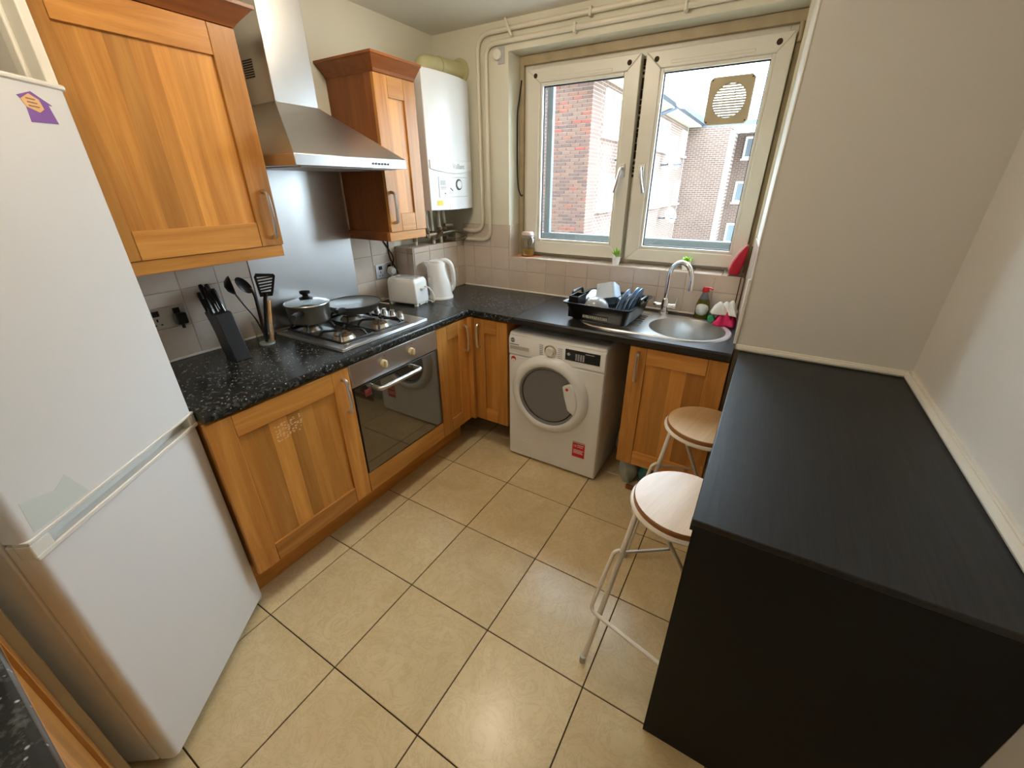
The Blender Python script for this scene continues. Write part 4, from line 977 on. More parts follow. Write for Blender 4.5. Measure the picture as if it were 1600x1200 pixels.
# ------------------------------------------------------------------ boiler
BY0, BY1, BZ0, BZ1 = -0.470, -0.045, 1.480, 2.187
bo = thing('gas_boiler', 'white wall hung gas boiler with round dial panel', 'boiler', (0.16, -0.26, 1.48))
build('chassis', B(0.0, 0.235, BY0 + 0.004, BY1 - 0.004, BZ0 + 0.01, BZ1 - 0.004), APPL, bo, bevel=0.004)
pf = [(0.0, 0.236), (0.425, 0.236)] + [(0.425 - 0.425 * k / 14, 0.292 + 0.026 * math.sin(math.pi * k / 14)) for k in range(15)]
fp = build('front_cover', MB().prism(pf, BZ0, BZ1, lambda a, b, d: (b, BY0 + a, d)), APPL, bo, bevel=0.004)
def bx_at(y): return 0.292 + 0.026 * math.sin(math.pi * (y - BY0) / 0.425)
def curved(y0, y1, zf, t, lift=0.0):
    """thin strip following the curved cover; zf(u)->(z0,z1)"""
    mb = MB(); n = 14; vs = []
    for k in range(n + 1):
        u = k / n; y = y0 + (y1 - y0) * u; a, b = zf(u); x = bx_at(y) + lift
        vs += [(x - 0.004, y, a), (x + t, y, a), (x + t, y, b), (x - 0.004, y, b)]
    fs = [(0, 1, 2, 3), (4 * n + 3, 4 * n + 2, 4 * n + 1, 4 * n)]
    for k in range(n):
        for e in range(4): fs.append((4 * k + e, 4 * k + (e + 1) % 4, 4 * k + 4 + (e + 1) % 4, 4 * k + 4 + e))
    return mb.add(vs, fs)
build('logo_bar', curved(BY0 + 0.012, BY1 - 0.012, lambda u: (1.705 - 0.022 * math.sin(math.pi * u), 1.752 + 0.004 * math.sin(math.pi * u)), 0.006), APPL, fp, bevel=0.002)
text_part('logo_lettering', 'Vaillant', 0.040, textframe((bx_at(-0.22) + 0.0068, -0.222, 1.722), UY, NX), LGREY, fp)
build('panel_outline', curved(-0.402, -0.125, lambda u: (1.552, 1.664), 0.0012), LGREY, fp)
pn = build('control_panel', curved(-0.399, -0.128, lambda u: (1.555, 1.661), 0.0022), APPL, fp)
build('dial_ring', MB().lathe([(0.024, 0.0), (0.031, 0.0), (0.031, 0.003), (0.024, 0.004)], n=28, M=Matrix.Translation((bx_at(-0.225) + 0.002, -0.225, 1.622)) @ Matrix.Rotation(math.radians(90), 4, 'Y')), INK, pn)
build('dial', MB().lathe([(0.0, 0.0), (0.023, 0.0), (0.022, 0.008), (0.0, 0.008)], n=28, M=Matrix.Translation((bx_at(-0.225) + 0.002, -0.225, 1.622)) @ Matrix.Rotation(math.radians(90), 4, 'Y')), APPL, pn)
for (y0, y1, z0, z1) in ((-0.388, -0.342, 1.606, 1.609), (-0.388, -0.342, 1.598, 1.601), (-0.360, -0.350, 1.570, 1.577)): build('panel_print', curved(y0, y1, lambda u: (z0, z1), 0.003), INK, pn)
build('display_window', curved(-0.388, -0.345, lambda u: (1.618, 1.646), 0.003), LGREY, pn)
build('gauge_needle', curved(-0.310, -0.285, lambda u: (1.600 - 0.016 * u, 1.607 - 0.016 * u), 0.003), INK, pn)
build('yellow_label', curved(-0.420, -0.375, lambda u: (1.508, 1.535), 0.0012), YELLOW, fp, label='small yellow label')
build('drop_flap', curved(-0.320, -0.205, lambda u: (1.481, 1.505), 0.002), APPL, fp)
fl = thing('boiler_flue', 'cream flue elbow from boiler top to the wall', 'flue', (0.17, -0.25, 2.18))
fp_ = bend([(0.17, -0.305, 2.180), (0.172, -0.305, 2.243), (0.205, -0.001, 2.250)], 0.062, 8)
build('elbow', MB().tube(fp_, 0.047, 20), FLUE, fl)
build('joint_band', MB().cyl((0.188, -0.19, 2.247), (0.190, -0.172, 2.247), 0.0495, n=24), FLUE, fl)
build('wall_collar', MB().cyl((0.205, -0.014, 2.25), (0.205, -0.001, 2.25), 0.068, n=28), FLUE, fl)
# pipes
pp = thing('pipe', 'outer white painted pipe running from boiler valves over the window', 'pipe', (0.35, -0.02, 1.33), group=None)
build('pipe_run', MB().tube(bend([(0.19, -0.022, 1.332), (0.355, -0.022, 1.332), (0.355, -0.022, 2.405), (2.04, -0.022, 2.405)], 0.09, 8), 0.0125, 10), PIPEW, pp)
pp.name = 'heating_pipe'
MW['heating_pipe'] = MW.get('pipe', MW[pp.name] if pp.name in MW else Matrix.Identity(4))
p2 = thing('heating_pipe', 'inner white painted pipe hugging the window head above the tiles', 'pipe', (0.41, -0.02, 1.28))
build('pipe_run', MB().tube(bend([(0.20, -0.022, 1.275), (0.412, -0.022, 1.275), (0.412, -0.022, 2.352), (2.04, -0.022, 2.352)], 0.07, 8), 0.0125, 10), PIPEW, p2)
for (x, z, par) in ((0.975, 2.352, p2), (1.055, 2.405, pp), (1.52, 2.352, p2), (1.60, 2.405, pp)): build('pipe_clip', B(x - 0.008, x + 0.008, -0.040, 0.0, z - 0.022, z + 0.020), PIPEW, par, bevel=0.004)
build('loose_clip', MB().tube([(0.560, -0.045, 2.446), (0.580, -0.045, 2.40), (0.603, -0.045, 2.362)], [0.006, 0.009, 0.009], 8), PIPEW, p2)
ds = thing('wall_detector', 'small white round disc on plate beside the window reveal', 'detector', (0.50, 0, 2.28))
build('disc', MB().cyl((0.487, -0.022, 2.30), (0.487, 0.0, 2.30), 0.026, n=20), GLOSSW, ds, bevel=0.003); build('back_plate', B(0.487, 0.530, -0.006, 0.0, 2.255, 2.335), LGREY, ds)
bp_ = thing('boiler_pipework', 'cluster of white pipes and brass valves under the boiler', 'pipes', (0.12, -0.25, 1.262))
for k, (x, y) in enumerate(((0.07, -0.41), (0.13, -0.35), (0.12, -0.29), (0.13, -0.225), (0.12, -0.16))):
    build('tail_pipe', MB().tube([(x, y, 1.495), (x + 0.005, y + 0.01, 1.262 if k in (0, 2, 3) else 1.31)], 0.011, 8), PIPEW, bp_)
    build('valve', MB().lathe([(0.0, 0.0), (0.018, 0.0), (0.018, 0.02), (0.013, 0.024), (0.013, 0.04), (0.019, 0.044), (0.019, 0.06), (0.0, 0.06)], (x + 0.004, y + 0.008, 1.285 + 0.02 * (k % 2)), 10), COPPER, bp_)
build('valve_manifold', MB().tube([(0.13, -0.36, 1.318), (0.15, -0.28, 1.325), (0.15, -0.2, 1.318), (0.14, -0.12, 1.326)], 0.014, 8).tube([(0.16, -0.2, 1.375), (0.17, -0.13, 1.372)], 0.012, 8).cyl((0.15, -0.27, 1.30), (0.19, -0.26, 1.345), 0.012), COPPER, bp_)
build('filling_hose', MB().tube(smooth_path([(0.16, -0.24, 1.325), (0.19, -0.13, 1.335), (0.215, -0.05, 1.31), (0.21, -0.035, 1.285), (0.19, -0.08, 1.278), (0.165, -0.2, 1.295)], 8), 0.009, 8), mat('braided_hose', rgb(120, 112, 92), 0.4, 0.6), bp_)
build('condensate_tray', B(0.06, 0.19, -0.12, -0.02, 1.262, 1.325), mat('grubby_grey_plate', rgb(148, 140, 120), 0.6), bp_)

# ------------------------------------------------------------------ breakfast bar
bar = thing('breakfast_bar', 'long black breakfast bar with solid end panel along the wall', 'counter', (2.38, -1.05, 0))
build('bar_top', B(2.073, XR - 0.001, -1.685, PY - 0.0005, TB - 0.018, TB), BARTOP, bar, bevel=0.0025)
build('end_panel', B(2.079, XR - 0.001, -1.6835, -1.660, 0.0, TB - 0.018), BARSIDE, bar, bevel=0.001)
build('fixing_bracket', B(2.072, 2.082, -1.676, -1.655, TB - 0.040, TB - 0.017), BLACKP, bar)
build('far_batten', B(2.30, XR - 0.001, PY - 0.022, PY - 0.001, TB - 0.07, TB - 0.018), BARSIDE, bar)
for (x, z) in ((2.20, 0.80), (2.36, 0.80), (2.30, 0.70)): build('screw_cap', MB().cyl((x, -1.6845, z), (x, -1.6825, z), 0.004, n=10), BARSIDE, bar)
sg = build('baseboard_left', B(XR - 0.018, XR, -1.65, PY, 0, 0.09), mat('dark_skirting', rgb(40, 34, 30), 0.5), kind='structure')

# ------------------------------------------------------------------ stools
def make_stool(loc, rot, label, group):
    t = thing('bar_stool', label, 'stool', loc, rot, group)
    H, Rr = 0.655, 0.160
    build('seat', MB().lathe([(0.0, H), (Rr - 0.004, H), (Rr, H + 0.004), (Rr, H + 0.018), (Rr - 0.004, H + 0.022), (0.0, H + 0.022)], n=48), SEATE, t, local=True)
    build('seat_veneer', MB().lathe([(0.0, H + 0.0215), (Rr - 0.003, H + 0.0215), (Rr - 0.003, H + 0.0232), (0.0, H + 0.0232)], n=48), SEATW, t, local=True)
    build('seat_ring', MB().tube([((Rr + 0.002) * math.cos(2 * math.pi * k / 40), (Rr + 0.002) * math.sin(2 * math.pi * k / 40), H - 0.004) for k in range(40)], 0.0085, 8, closed=True), mat('white_powder_coated_steel', rgb(228, 220, 206), 0.35), t, local=True)
    WS = MATS['white_powder_coated_steel']
    # local frame: x across, -y towards the sitter's feet
    for s_ in (-1, 1):
        a0 = Vector((s_ * 0.100, -0.118, H - 0.004)); a1 = Vector((s_ * 0.138, -0.290, 0.012))
        lg = build('leg', MB().tube([a0, a1], 0.0095, 10), WS, t, local=True)
        build('rubber_foot', MB().cyl(a1 + Vector((0, -0.003, 0.02)), a1 + Vector((0, -0.004, -0.012)), 0.012, n=10), LGREY, lg, local=True)
        b0 = Vector((s_ * 0.075 + 0.015, -0.085, H - 0.004)); b1 = Vector((s_ * 0.075 + 0.095, 0.290, 0.012))
        lg = build('leg', MB().tube([b0, b1], 0.0095, 10), WS, t, local=True)
        build('rubber_foot', MB().cyl(b1 + Vector((0, 0.003, 0.02)), b1 + Vector((0, 0.004, -0.012)), 0.012, n=10), LGREY, lg, local=True)
        m0 = a0.lerp(a1, 0.26); m1 = b0.lerp(b1, 0.42)
        build('brace', MB().tube([m0, m1], 0.0055, 8), WS, t, local=True)
    f0 = Vector((0.113, -0.172, 0.50)); f1 = Vector((0.142, -0.252, 0.235))
    lp = [(-f0.x, f0.y, f0.z), (-f0.x - 0.016, f0.y - 0.012, f0.z - 0.012), (-f1.x - 0.014, f1.y, f1.z), (f1.x + 0.014, f1.y, f1.z), (f0.x + 0.016, f0.y - 0.012, f0.z - 0.012), (f0.x, f0.y, f0.z)]
    build('footrest', MB().tube(bend(lp, 0.03, 6), 0.0075, 8), WS, t, local=True)
    return t
ST_ROT = math.radians(-14)
s1 = make_stool((2.032, -1.331, 0), ST_ROT, 'round topped white folding bar stool, the one nearer the bar end panel', 'bar stools at the breakfast bar')
copy_tree(s1, (2.022, -0.772, 0), ST_ROT, 'round topped white folding bar stool in front of the sink cabinet')

# ------------------------------------------------------------------ near worktop at the lower left
c = thing('near_base_cabinet', 'oak base cabinet with beige end panel close beside the fridge', 'cabinet', (1.4, -2.9, 0))
build('end_panel', B(0.800, 0.828, YN + 0.002, -2.590, 0.0, 0.900), mat('beige_end_panel', rgb(196, 180, 148), 0.6), c, bevel=0.001)
build('carcass', B(0.829, 1.98, YN + 0.002, -2.632, 0.10, 0.900), OAK_Z, c, smooth=False)
random.seed(31)
shaker(c, frame((1.425, -2.630, 0.10), (-1, 0, 0), (0, 1, 0)), 0.595, 0.79, 0.088, 0.088, 6, OAK_X)
shaker(c, frame((1.975, -2.630, 0.10), (-1, 0, 0), (0, 1, 0)), 0.545, 0.79, 0.088, 0.088, 6, OAK_X, (0.50, 0.60, 0.76))
w = build('near_worktop', MB().prism([(YN + 0.002, 0.902), (-2.612, 0.902), (-2.602, 0.908), (-2.598, 0.926), (-2.602, 0.938), (-2.612, WZ), (YN + 0.002, WZ)], 0.790, 1.99, lambda a, b, d: (d, a, b)), GRANITE)
tag(w, 'speckled black worktop above the oak cabinet beside the fridge', 'worktop')

# ------------------------------------------------------------------ worktop things
kb = thing('knife_block', 'slanted black knife block below the wide wall cabinet', 'knife block', (0.17, -1.70, WZ))
prof = [(0.252, 0.0), (0.150, 0.0), (0.128, 0.05), (0.118, 0.10), (0.096, 0.15), (0.070, 0.188), (0.100, 0.202), (0.182, 0.196)]
KM = Matrix.Translation((0.17, -1.70, WZ)) @ Matrix.Rotation(math.radians(-4), 4, 'Z') @ Matrix.Translation((-0.17, 1.70, 0))
kmb = MB().prism(prof, -1.734, -1.670, lambda a, b, d: KM @ Vector((a, d, b)))
build('block', kmb, mat('black_stained_wood', rgb(30, 34, 40), 0.34, bump=0.05, bscale=80), kb, bevel=0.004)
tilt = Vector((-0.42, 0.0, 0.90)).normalized()
for k, (x, y, l) in enumerate(((0.105, -1.722, 0.095), (0.150, -1.726, 0.075), (0.100, -1.700, 0.125), (0.142, -1.704, 0.120), (0.112, -1.682, 0.125), (0.155, -1.684, 0.110))):
    p0 = Vector((x, y, WZ + 0.186)); p1 = p0 + tilt * l
    kn = tag(build('kitchen_knife', MB().tube([p0, p0 + tilt * l * 0.2, p0 + tilt * l * 0.9, p1], [0.008, 0.0095, 0.0105, 0.007], 8), BLACKP), ['short black handled knife at the outer back slot of the knife block', 'stubby black handled knife in the outer front slot of the knife block', 'long black handled knife in the middle back slot of the knife block', 'long black handled knife in the middle front slot of the knife block', 'long black handled knife in the inner back slot of the knife block', 'black handled knife in the inner front slot of the knife block'][k], 'knife', 'knives in the block')
    build('handle_spine', MB().tube([p0 + Vector((0.009, 0, 0.003)), p1 + Vector((0.009, 0, -0.008))], 0.0022, 6), SATIN, kn)
jc = (0.138, -1.538)
j = thing('utensil_jar', 'clear glass tumbler holding kitchen utensils', 'jar', (jc[0], jc[1], WZ))
build('glass_wall', MB().lathe([(0.0, 0.0), (0.036, 0.0), (0.039, 0.004), (0.043, 0.110), (0.040, 0.110), (0.036, 0.012), (0.0, 0.010)], (jc[0], jc[1], WZ), 28), TUMBLER, j)
build('glass_base', MB().lathe([(0.0, 0.001), (0.034, 0.001), (0.034, 0.009), (0.0, 0.009)], (jc[0], jc[1], WZ), 24), mat('thick_glass', rgb(190, 198, 194), 0.08), j)
z0 = WZ + 0.014
sp = thing('slotted_spatula', 'black slotted spatula standing in the glass tumbler', 'spatula', (jc[0], jc[1], z0))
build('handle', MB().tube([(0.148, -1.545, z0), (0.166, -1.512, 1.15), (0.168, -1.500, 1.18)], [0.006, 0.008, 0.009], 8), BLACKP, sp)
hpts = [(-0.028, 0.0), (0.022, -0.004), (0.044, 0.075), (0.038, 0.092), (-0.036, 0.102), (-0.045, 0.092)]
fu = Vector((0.35, 0.93, -0.05)).normalized(); fv = Vector((0.05, 0.12, 0.99)).normalized(); fo = Vector((0.170, -1.500, 1.165))
def hp3(a, b, d): return fo + fu * a + fv * b + fu.cross(fv) * d
sp_h = MB()
# head built as bars leaving open slots
def quad(pts): sp_h.prism(pts, -0.002, 0.002, hp3)
def xl(b): return -0.028 - 0.017 * b / 0.095
def xr(b): return 0.022 + 0.022 * b / 0.078 if b < 0.078 else 0.044 - (b - 0.078) * 0.3
quad([(xl(0), 0.0), (xr(0), 0.0), (xr(0.02), 0.02), (xl(0.02), 0.02)])
for k in range(5):
    b0, b1 = 0.026 + k * 0.013, 0.034 + k * 0.013
    quad([(xl(b0) + 0.009, b0 - 0.003), (xr(b0) - 0.009, b0 + 0.004), (xr(b1) - 0.009, b1 + 0.003), (xl(b1) + 0.009, b1 - 0.004)])
quad([(xl(0.02), 0.02), (xl(0.02) + 0.010, 0.02), (xl(0.09) + 0.010, 0.09), (xl(0.09), 0.09)])
quad([(xr(0.02) - 0.010, 0.02), (xr(0.02), 0.02), (xr(0.09), 0.09), (xr(0.09) - 0.010, 0.09)])
quad([(xl(0.088), 0.088), (xr(0.088), 0.088), (0.034, 0.098), (-0.036, 0.104)])
build('slotted_head', sp_h, BLACKP, sp)
sp = thing('serving_spoon', 'black serving spoon leaning left in the glass tumbler', 'spoon', (jc[0], jc[1], z0))
build('handle', MB().tube(smooth_path([(0.136, -1.540, z0), (0.132, -1.535, 1.10), (0.130, -1.533, 1.17), (0.128, -1.542, 1.205)], 5), 0.0065, 8), BLACKP, sp)
sL = Vector((0, -0.57, 0.82)).normalized(); sN = Vector((0.85, -0.3, 0.2)); sN = (sN - sL * sN.dot(sL)).normalized(); sW = sL.cross(sN)
SM = Matrix(((sL.x, sW.x, sN.x, 0.128), (sL.y, sW.y, sN.y, -1.566), (sL.z, sW.z, sN.z, 1.222), (0, 0, 0, 1)))
build('spoon_bowl', MB().lathe([(0.0, -0.010), (0.018, -0.007), (0.026, 0.001), (0.025, 0.003), (0.016, -0.004), (0.0, -0.007)], n=24, sx=1.75, sy=0.85, M=SM), BLACKP, sp)
sp = thing('ladle', 'black ladle standing on edge in the glass tumbler', 'ladle', (jc[0], jc[1], z0))
build('handle', MB().tube(smooth_path([(0.120, -1.528, z0), (0.108, -1.545, 1.06), (0.096, -1.572, 1.13), (0.087, -1.590, 1.180), (0.086, -1.596, 1.190)], 5), 0.004, 8), BLACKP, sp)
build('ladle_bowl', MB().lathe([(0.0, -0.028), (0.022, -0.022), (0.038, -0.006), (0.043, 0.004), (0.041, 0.004), (0.035, -0.006), (0.020, -0.019), (0.0, -0.025)], n=24, M=Matrix.Translation((0.084, -1.596, 1.222)) @ Matrix.Rotation(math.radians(-22), 4, 'Z') @ Matrix.Rotation(math.radians(-84), 4, 'X')), BLACKP, sp)
sp = build('wooden_spatula', MB().tube([(0.160, -1.525, z0), (0.164, -1.512, 1.05), (0.163, -1.496, 1.145)], [0.009, 0.0075, 0.009], 8), SPOONW); tag(sp, 'pale wooden spatula handle in the glass tumbler', 'spatula')

# toaster
ta = (0.186, -0.636); TR = math.radians(8)
t = thing('toaster', 'white two slice toaster next to the kettle', 'toaster', (ta[0], ta[1], WZ), TR)
tm = MB(); xs = [-0.094, -0.072, 0.072, 0.094]; ys = [-0.058, -0.039, -0.013, 0.013, 0.039, 0.058]
def trr(hx, hy, ox, z): return [(ox + x, y, z) for x, y in ((-hx, -hy), (hx, -hy), (hx, hy), (-hx, hy))]
rings = [trr(0.1085, 0.066, 0.0035, 0.012), trr(0.103, 0.066, 0.001, 0.146), trr(0.094, 0.058, 0.0, 0.162)]
tm.add([v for r in rings for v in r], [(3, 2, 1, 0)] + [(4 * i + k, 4 * i + (k + 1) % 4, 4 * i + 4 + (k + 1) % 4, 4 * i + 4 + k) for i in range(2) for k in range(4)])
for i in range(3):
    for q in range(5):
        x0, x1, y0, y1 = xs[i], xs[i + 1], ys[q], ys[q + 1]
        if i == 1 and q in (1, 3):
            tm.add([(x0, y0, 0.162), (x1, y0, 0.162), (x1, y1, 0.162), (x0, y1, 0.162), (x0, y0, 0.05), (x1, y0, 0.05), (x1, y1, 0.05), (x0, y1, 0.05)], [(4, 5, 6, 7), (0, 1, 5, 4), (1, 2, 6, 5), (2, 3, 7, 6), (3, 0, 4, 7)])
        else: tm.add([(x0, y0, 0.162), (x1, y0, 0.162), (x1, y1, 0.162), (x0, y1, 0.162)], [(0, 1, 2, 3)])
sh = build('shell', tm, APPL, t, local=True, smooth=False)
bmt = bmesh.new(); bmt.from_mesh(sh.data); bmesh.ops.remove_doubles(bmt, verts=bmt.verts, dist=1e-5)
outer = [e for e in bmt.edges if len(e.link_faces) == 2 and e.calc_face_angle(0) > 0.3 and all(max(abs(v.co.x) / 0.09, abs(v.co.y) / 0.055) > 1 for v in e.verts)]
bmesh.ops.bevel(bmt, geom=outer, offset=0.010, segments=3, profile=0.5, affect='EDGES', clamp_overlap=True)
bmesh.ops.recalc_face_normals(bmt, faces=bmt.faces); bmt.to_mesh(sh.data); bmt.free()
sh.data.polygons.foreach_set('use_smooth', [True] * len(sh.data.polygons)); sh.data.set_sharp_from_angle(angle=math.radians(40))
for y in (-0.026, 0.026):
    for s_ in (-1, 1): build('bread_guide', B(-0.070, 0.070, y + s_ * 0.0105 - 0.001, y + s_ * 0.0105 + 0.001, 0.052, 0.150), GREYP, t, local=True)
build('slot_surround', MB().box(-0.082, 0.082, -0.044, -0.039, 0.158, 0.1645).box(-0.082, 0.082, 0.039, 0.044, 0.158, 0.1645).box(-0.082, 0.082, -0.003, 0.003, 0.158, 0.1645), SATIN, t, local=True)
for x in (-0.088, 0.094):
    for y in (-0.05, 0.05): build('foot', B(x - 0.01, x + 0.01, y - 0.01, y + 0.01, 0.0, 0.014), APPLP, t, local=True)
build('lever', B(0.106, 0.124, -0.014, 0.014, 0.098, 0.110), APPLP, t, local=True, bevel=0.003)
build('crumb_tray', B(0.085, 0.108, -0.03, 0.03, 0.004, 0.014), APPLP, t, local=True)
tc_ = build('toaster_cable', MB().tube(smooth_path([(0.302, -0.605, 1.055), (0.325, -0.585, 1.04), (0.345, -0.575, 1.0), (0.345, -0.575, 0.963), (0.318, -0.565, 0.948), (0.290, -0.54, 0.947), (0.2, -0.545, 0.947)], 6), 0.004, 8), APPLP); tag(tc_, 'white cable looping from the toaster towards the kettle', 'cable')
tc_ = build('kettle_cable', MB().tube(smooth_path([(0.075, -0.735, 0.980), (0.045, -0.745, 0.968), (0.040, -0.742, 0.950), (0.080, -0.735, 0.947), (0.105, -0.73, 0.947)], 6), 0.004, 8), APPLP); tag(tc_, 'white cable loop behind the toaster by the frying pan', 'cable')
# kettle
kc = Vector((0.268, -0.418, WZ)); kd = Vector((0.857, 0.515, 0)).normalized(); ks = Vector((0, 0, 1)).cross(kd)
k = thing('kettle', 'white plastic jug kettle in front of the tiled boxing', 'kettle', tuple(kc))
KF = Matrix(((kd.x, ks.x, 0, kc.x), (kd.y, ks.y, 0, kc.y), (0, 0, 1, kc.z), (0, 0, 0, 1)))
sec = [(0.0, 0.078, 0.078, 0.0), (0.020, 0.078, 0.078, 0.0), (0.026, 0.076, 0.076, 0.0), (0.09, 0.076, 0.074, -0.002), (0.16, 0.066, 0.064, -0.010), (0.200, 0.062, 0.056, -0.014), (0.222, 0.064, 0.050, -0.016), (0.230, 0.055, 0.044, -0.012)]
mb = MB(); n = 28; vs = []
for z, rx, ry, ox in sec:
    for q in range(n):
        a = 2 * math.pi * q / n; vs.append((ox + rx * math.cos(a), ry * math.sin(a), z))
fs = [(i * n + q, i * n + (q + 1) % n, (i + 1) * n + (q + 1) % n, (i + 1) * n + q) for i in range(len(sec) - 1) for q in range(n)] + [tuple(range(n))[::-1], tuple(range((len(sec) - 1) * n, len(sec) * n))]
mb.add(vs, fs, KF); build('jug', mb, APPL, k)
build('base_ring', MB().lathe([(0.0, 0.0), (0.083, 0.0), (0.083, 0.010), (0.079, 0.016), (0.0, 0.016)], n=32, M=KF), APPLP, k)
build('spout', MB().add([(-0.058, -0.022, 0.17), (-0.058, 0.022, 0.17), (-0.098, -0.010, 0.236), (-0.098, 0.010, 0.236), (-0.05, -0.030, 0.232), (-0.05, 0.030, 0.232)], [(0, 1, 3, 2), (0, 2, 4), (1, 5, 3), (2, 3, 5, 4), (0, 4, 5, 1)], KF), APPL, k, bevel=0.004)
build('lid', MB().lathe([(0.0, 0.0), (0.048, 0.0), (0.046, 0.010), (0.030, 0.016), (0.0, 0.017)], c=(-0.012, 0, 0.228), n=28, M=KF), APPL, k)
build('handle', MB().tube([KF @ Vector(p) for p in smooth_path([(0.005, 0, 0.236), (0.045, 0, 0.240), (0.080, 0, 0.212), (0.092, 0, 0.145), (0.088, 0, 0.075), (0.066, 0, 0.045)], 6)], [0.015] * 31, 10), APPL, k)
build('water_gauge', MB().box(-0.062, -0.040, -0.078, -0.060, 0.06, 0.15, KF), LGREY, k, bevel=0.004)
# sockets
def socket(y0, y1, lab, m):
    t = thing('wall_socket', lab, 'socket', (0.007, (y0 + y1) / 2, 1.085))
    pl_ = build('face_plate', B(0.007, 0.013, y0, y1, 1.086, 1.172), m, t, bevel=0.002)
    w = (y1 - y0) / 2
    for q in range(2):
        c0 = y0 + w * (q + 0.5)
        build('switch_rocker', B(0.013, 0.018, c0 - 0.012, c0 + 0.012, 1.140, 1.162), BLACKP, t, bevel=0.001)
        build('pin_hole', B(0.0128, 0.0134, c0 - 0.003, c0 + 0.003, 1.118, 1.130), BLACKP, t)
        for s_ in (-1, 1): build('pin_hole', B(0.0128, 0.0134, c0 + s_ * 0.011 - 0.004, c0 + s_ * 0.011 + 0.004, 1.102, 1.107), BLACKP, t)
    return t
socket(-1.914, -1.766, 'brushed steel double wall socket beside the knife block', STEEL)
socket(-0.715, -0.567, 'brushed steel double wall socket behind the toaster', STEEL)
pg = thing('black_plug', 'black plug in the socket beside the knife block', 'plug', (0.02, -1.80, 1.09))
build('plug_body', B(0.0185, 0.048, -1.822, -1.782, 1.095, 1.142), BLACKP, pg, bevel=0.006); build('plug_cord_grip', MB().cyl((0.034, -1.802, 1.096), (0.034, -1.802, 1.078), 0.006), BLACKP, pg)
pg = thing('white_plug', 'white plug in the socket behind the toaster', 'plug', (0.02, -0.60, 1.09))
build('plug_body', MB().lathe([(0.0, 0.0), (0.025, 0.0), (0.027, 0.012), (0.020, 0.034), (0.0, 0.036)], n=24, M=Matrix.Translation((0.0185, -0.604, 1.125)) @ Matrix.Rotation(math.radians(90), 4, 'Y')), APPL, pg); build('plug_cord_grip', MB().cyl((0.03, -0.604, 1.103), (0.03, -0.604, 1.082), 0.006), APPL, pg)
cb = build('hood_cable', MB().tube(smooth_path([(0.012, -0.660, 1.372), (0.013, -0.62, 1.30), (0.014, -0.560, 1.20), (0.028, -0.600, 1.14)], 6), 0.0035, 6), BLACKP); tag(cb, 'black cable hanging from the narrow wall cabinet to the socket', 'cable')
cb = build('boiler_cable', MB().tube(smooth_path([(0.012, -0.575, 1.372), (0.012, -0.590, 1.27), (0.012, -0.585, 1.20), (0.013, -0.555, 1.14), (0.013, -0.532, 1.09)], 6), 0.0035, 6), BLACKP); tag(cb, 'black cable curving behind the corner boxing', 'cable')

# ------------------------------------------------------------------ dish rack and dishes
rc = (1.385, -0.305); RR = math.radians(-3)
rk = thing('dish_rack', 'black plastic dish rack standing on the drainer', 'dish rack', (rc[0], rc[1], WZ + 0.008), RR)
mb = MB(); lv = [(0.155, 0.150, 0.0), (0.160, 0.155, 0.012), (0.180, 0.185, 0.088), (0.192, 0.198, 0.092), (0.192, 0.198, 0.098), (0.176, 0.181, 0.096), (0.153, 0.148, 0.010)]
vs = []
def rrect(a, b, r=0.03, k=4):
    o = []
    for cx, cy, s0 in ((a - r, b - r, 0), (-a + r, b - r, 90), (-a + r, -b + r, 180), (a - r, -b + r, 270)):
        for q in range(k + 1):
            g = math.radians(s0 + 90 * q / k); o.append((cx + r * math.cos(g), cy + r * math.sin(g)))
    return o
n = 20
for a, b, z in lv: vs += [(x, y, z) for x, y in rrect(a, b)]
fs = [(i * n + q, i * n + (q + 1) % n, (i + 1) * n + (q + 1) % n, (i + 1) * n + q) for i in range(len(lv) - 1) for q in range(n)] + [tuple(range(n))[::-1], tuple(range((len(lv) - 1) * n, len(lv) * n))]
mb.add(vs, fs); build('tray', mb, BLACKP, rk, local=True)
for s_ in (-1, 1): build('tray_handle', MB().tube(bend([(s_ * 0.186, -0.06, 0.094), (s_ * 0.192, -0.06, 0.125), (s_ * 0.192, 0.06, 0.125), (s_ * 0.186, 0.06, 0.094)], 0.02), 0.008, 8), BLACKP, rk, local=True)
for q in range(5):
    xb = 0.039 + q * 0.022; build('plate_prong', MB().tube(bend([(xb, -0.085, 0.008), (xb + 0.040, -0.085, 0.131), (xb + 0.040, 0.015, 0.131), (xb, 0.015, 0.008)], 0.012), 0.0026, 6), BLACKM, rk, local=True)
build('cutlery_holder', MB().box(-0.165, -0.115, -0.16, -0.155, 0.01, 0.125).box(-0.165, -0.115, -0.06, -0.055, 0.01, 0.125).box(-0.168, -0.163, -0.16, -0.055, 0.01, 0.125).box(-0.117, -0.112, -0.16, -0.055, 0.01, 0.125), BLACKP, rk, local=True, bevel=0.002)
LT = mat('pale_drain_slot', rgb(206, 206, 200), 0.5)
for q in range(13): build('drain_slot', B(-0.075 + q * 0.011, -0.069 + q * 0.011, -0.1705, -0.155, 0.022, 0.036), LT, rk, local=True)
RKM = MW[rk.name]
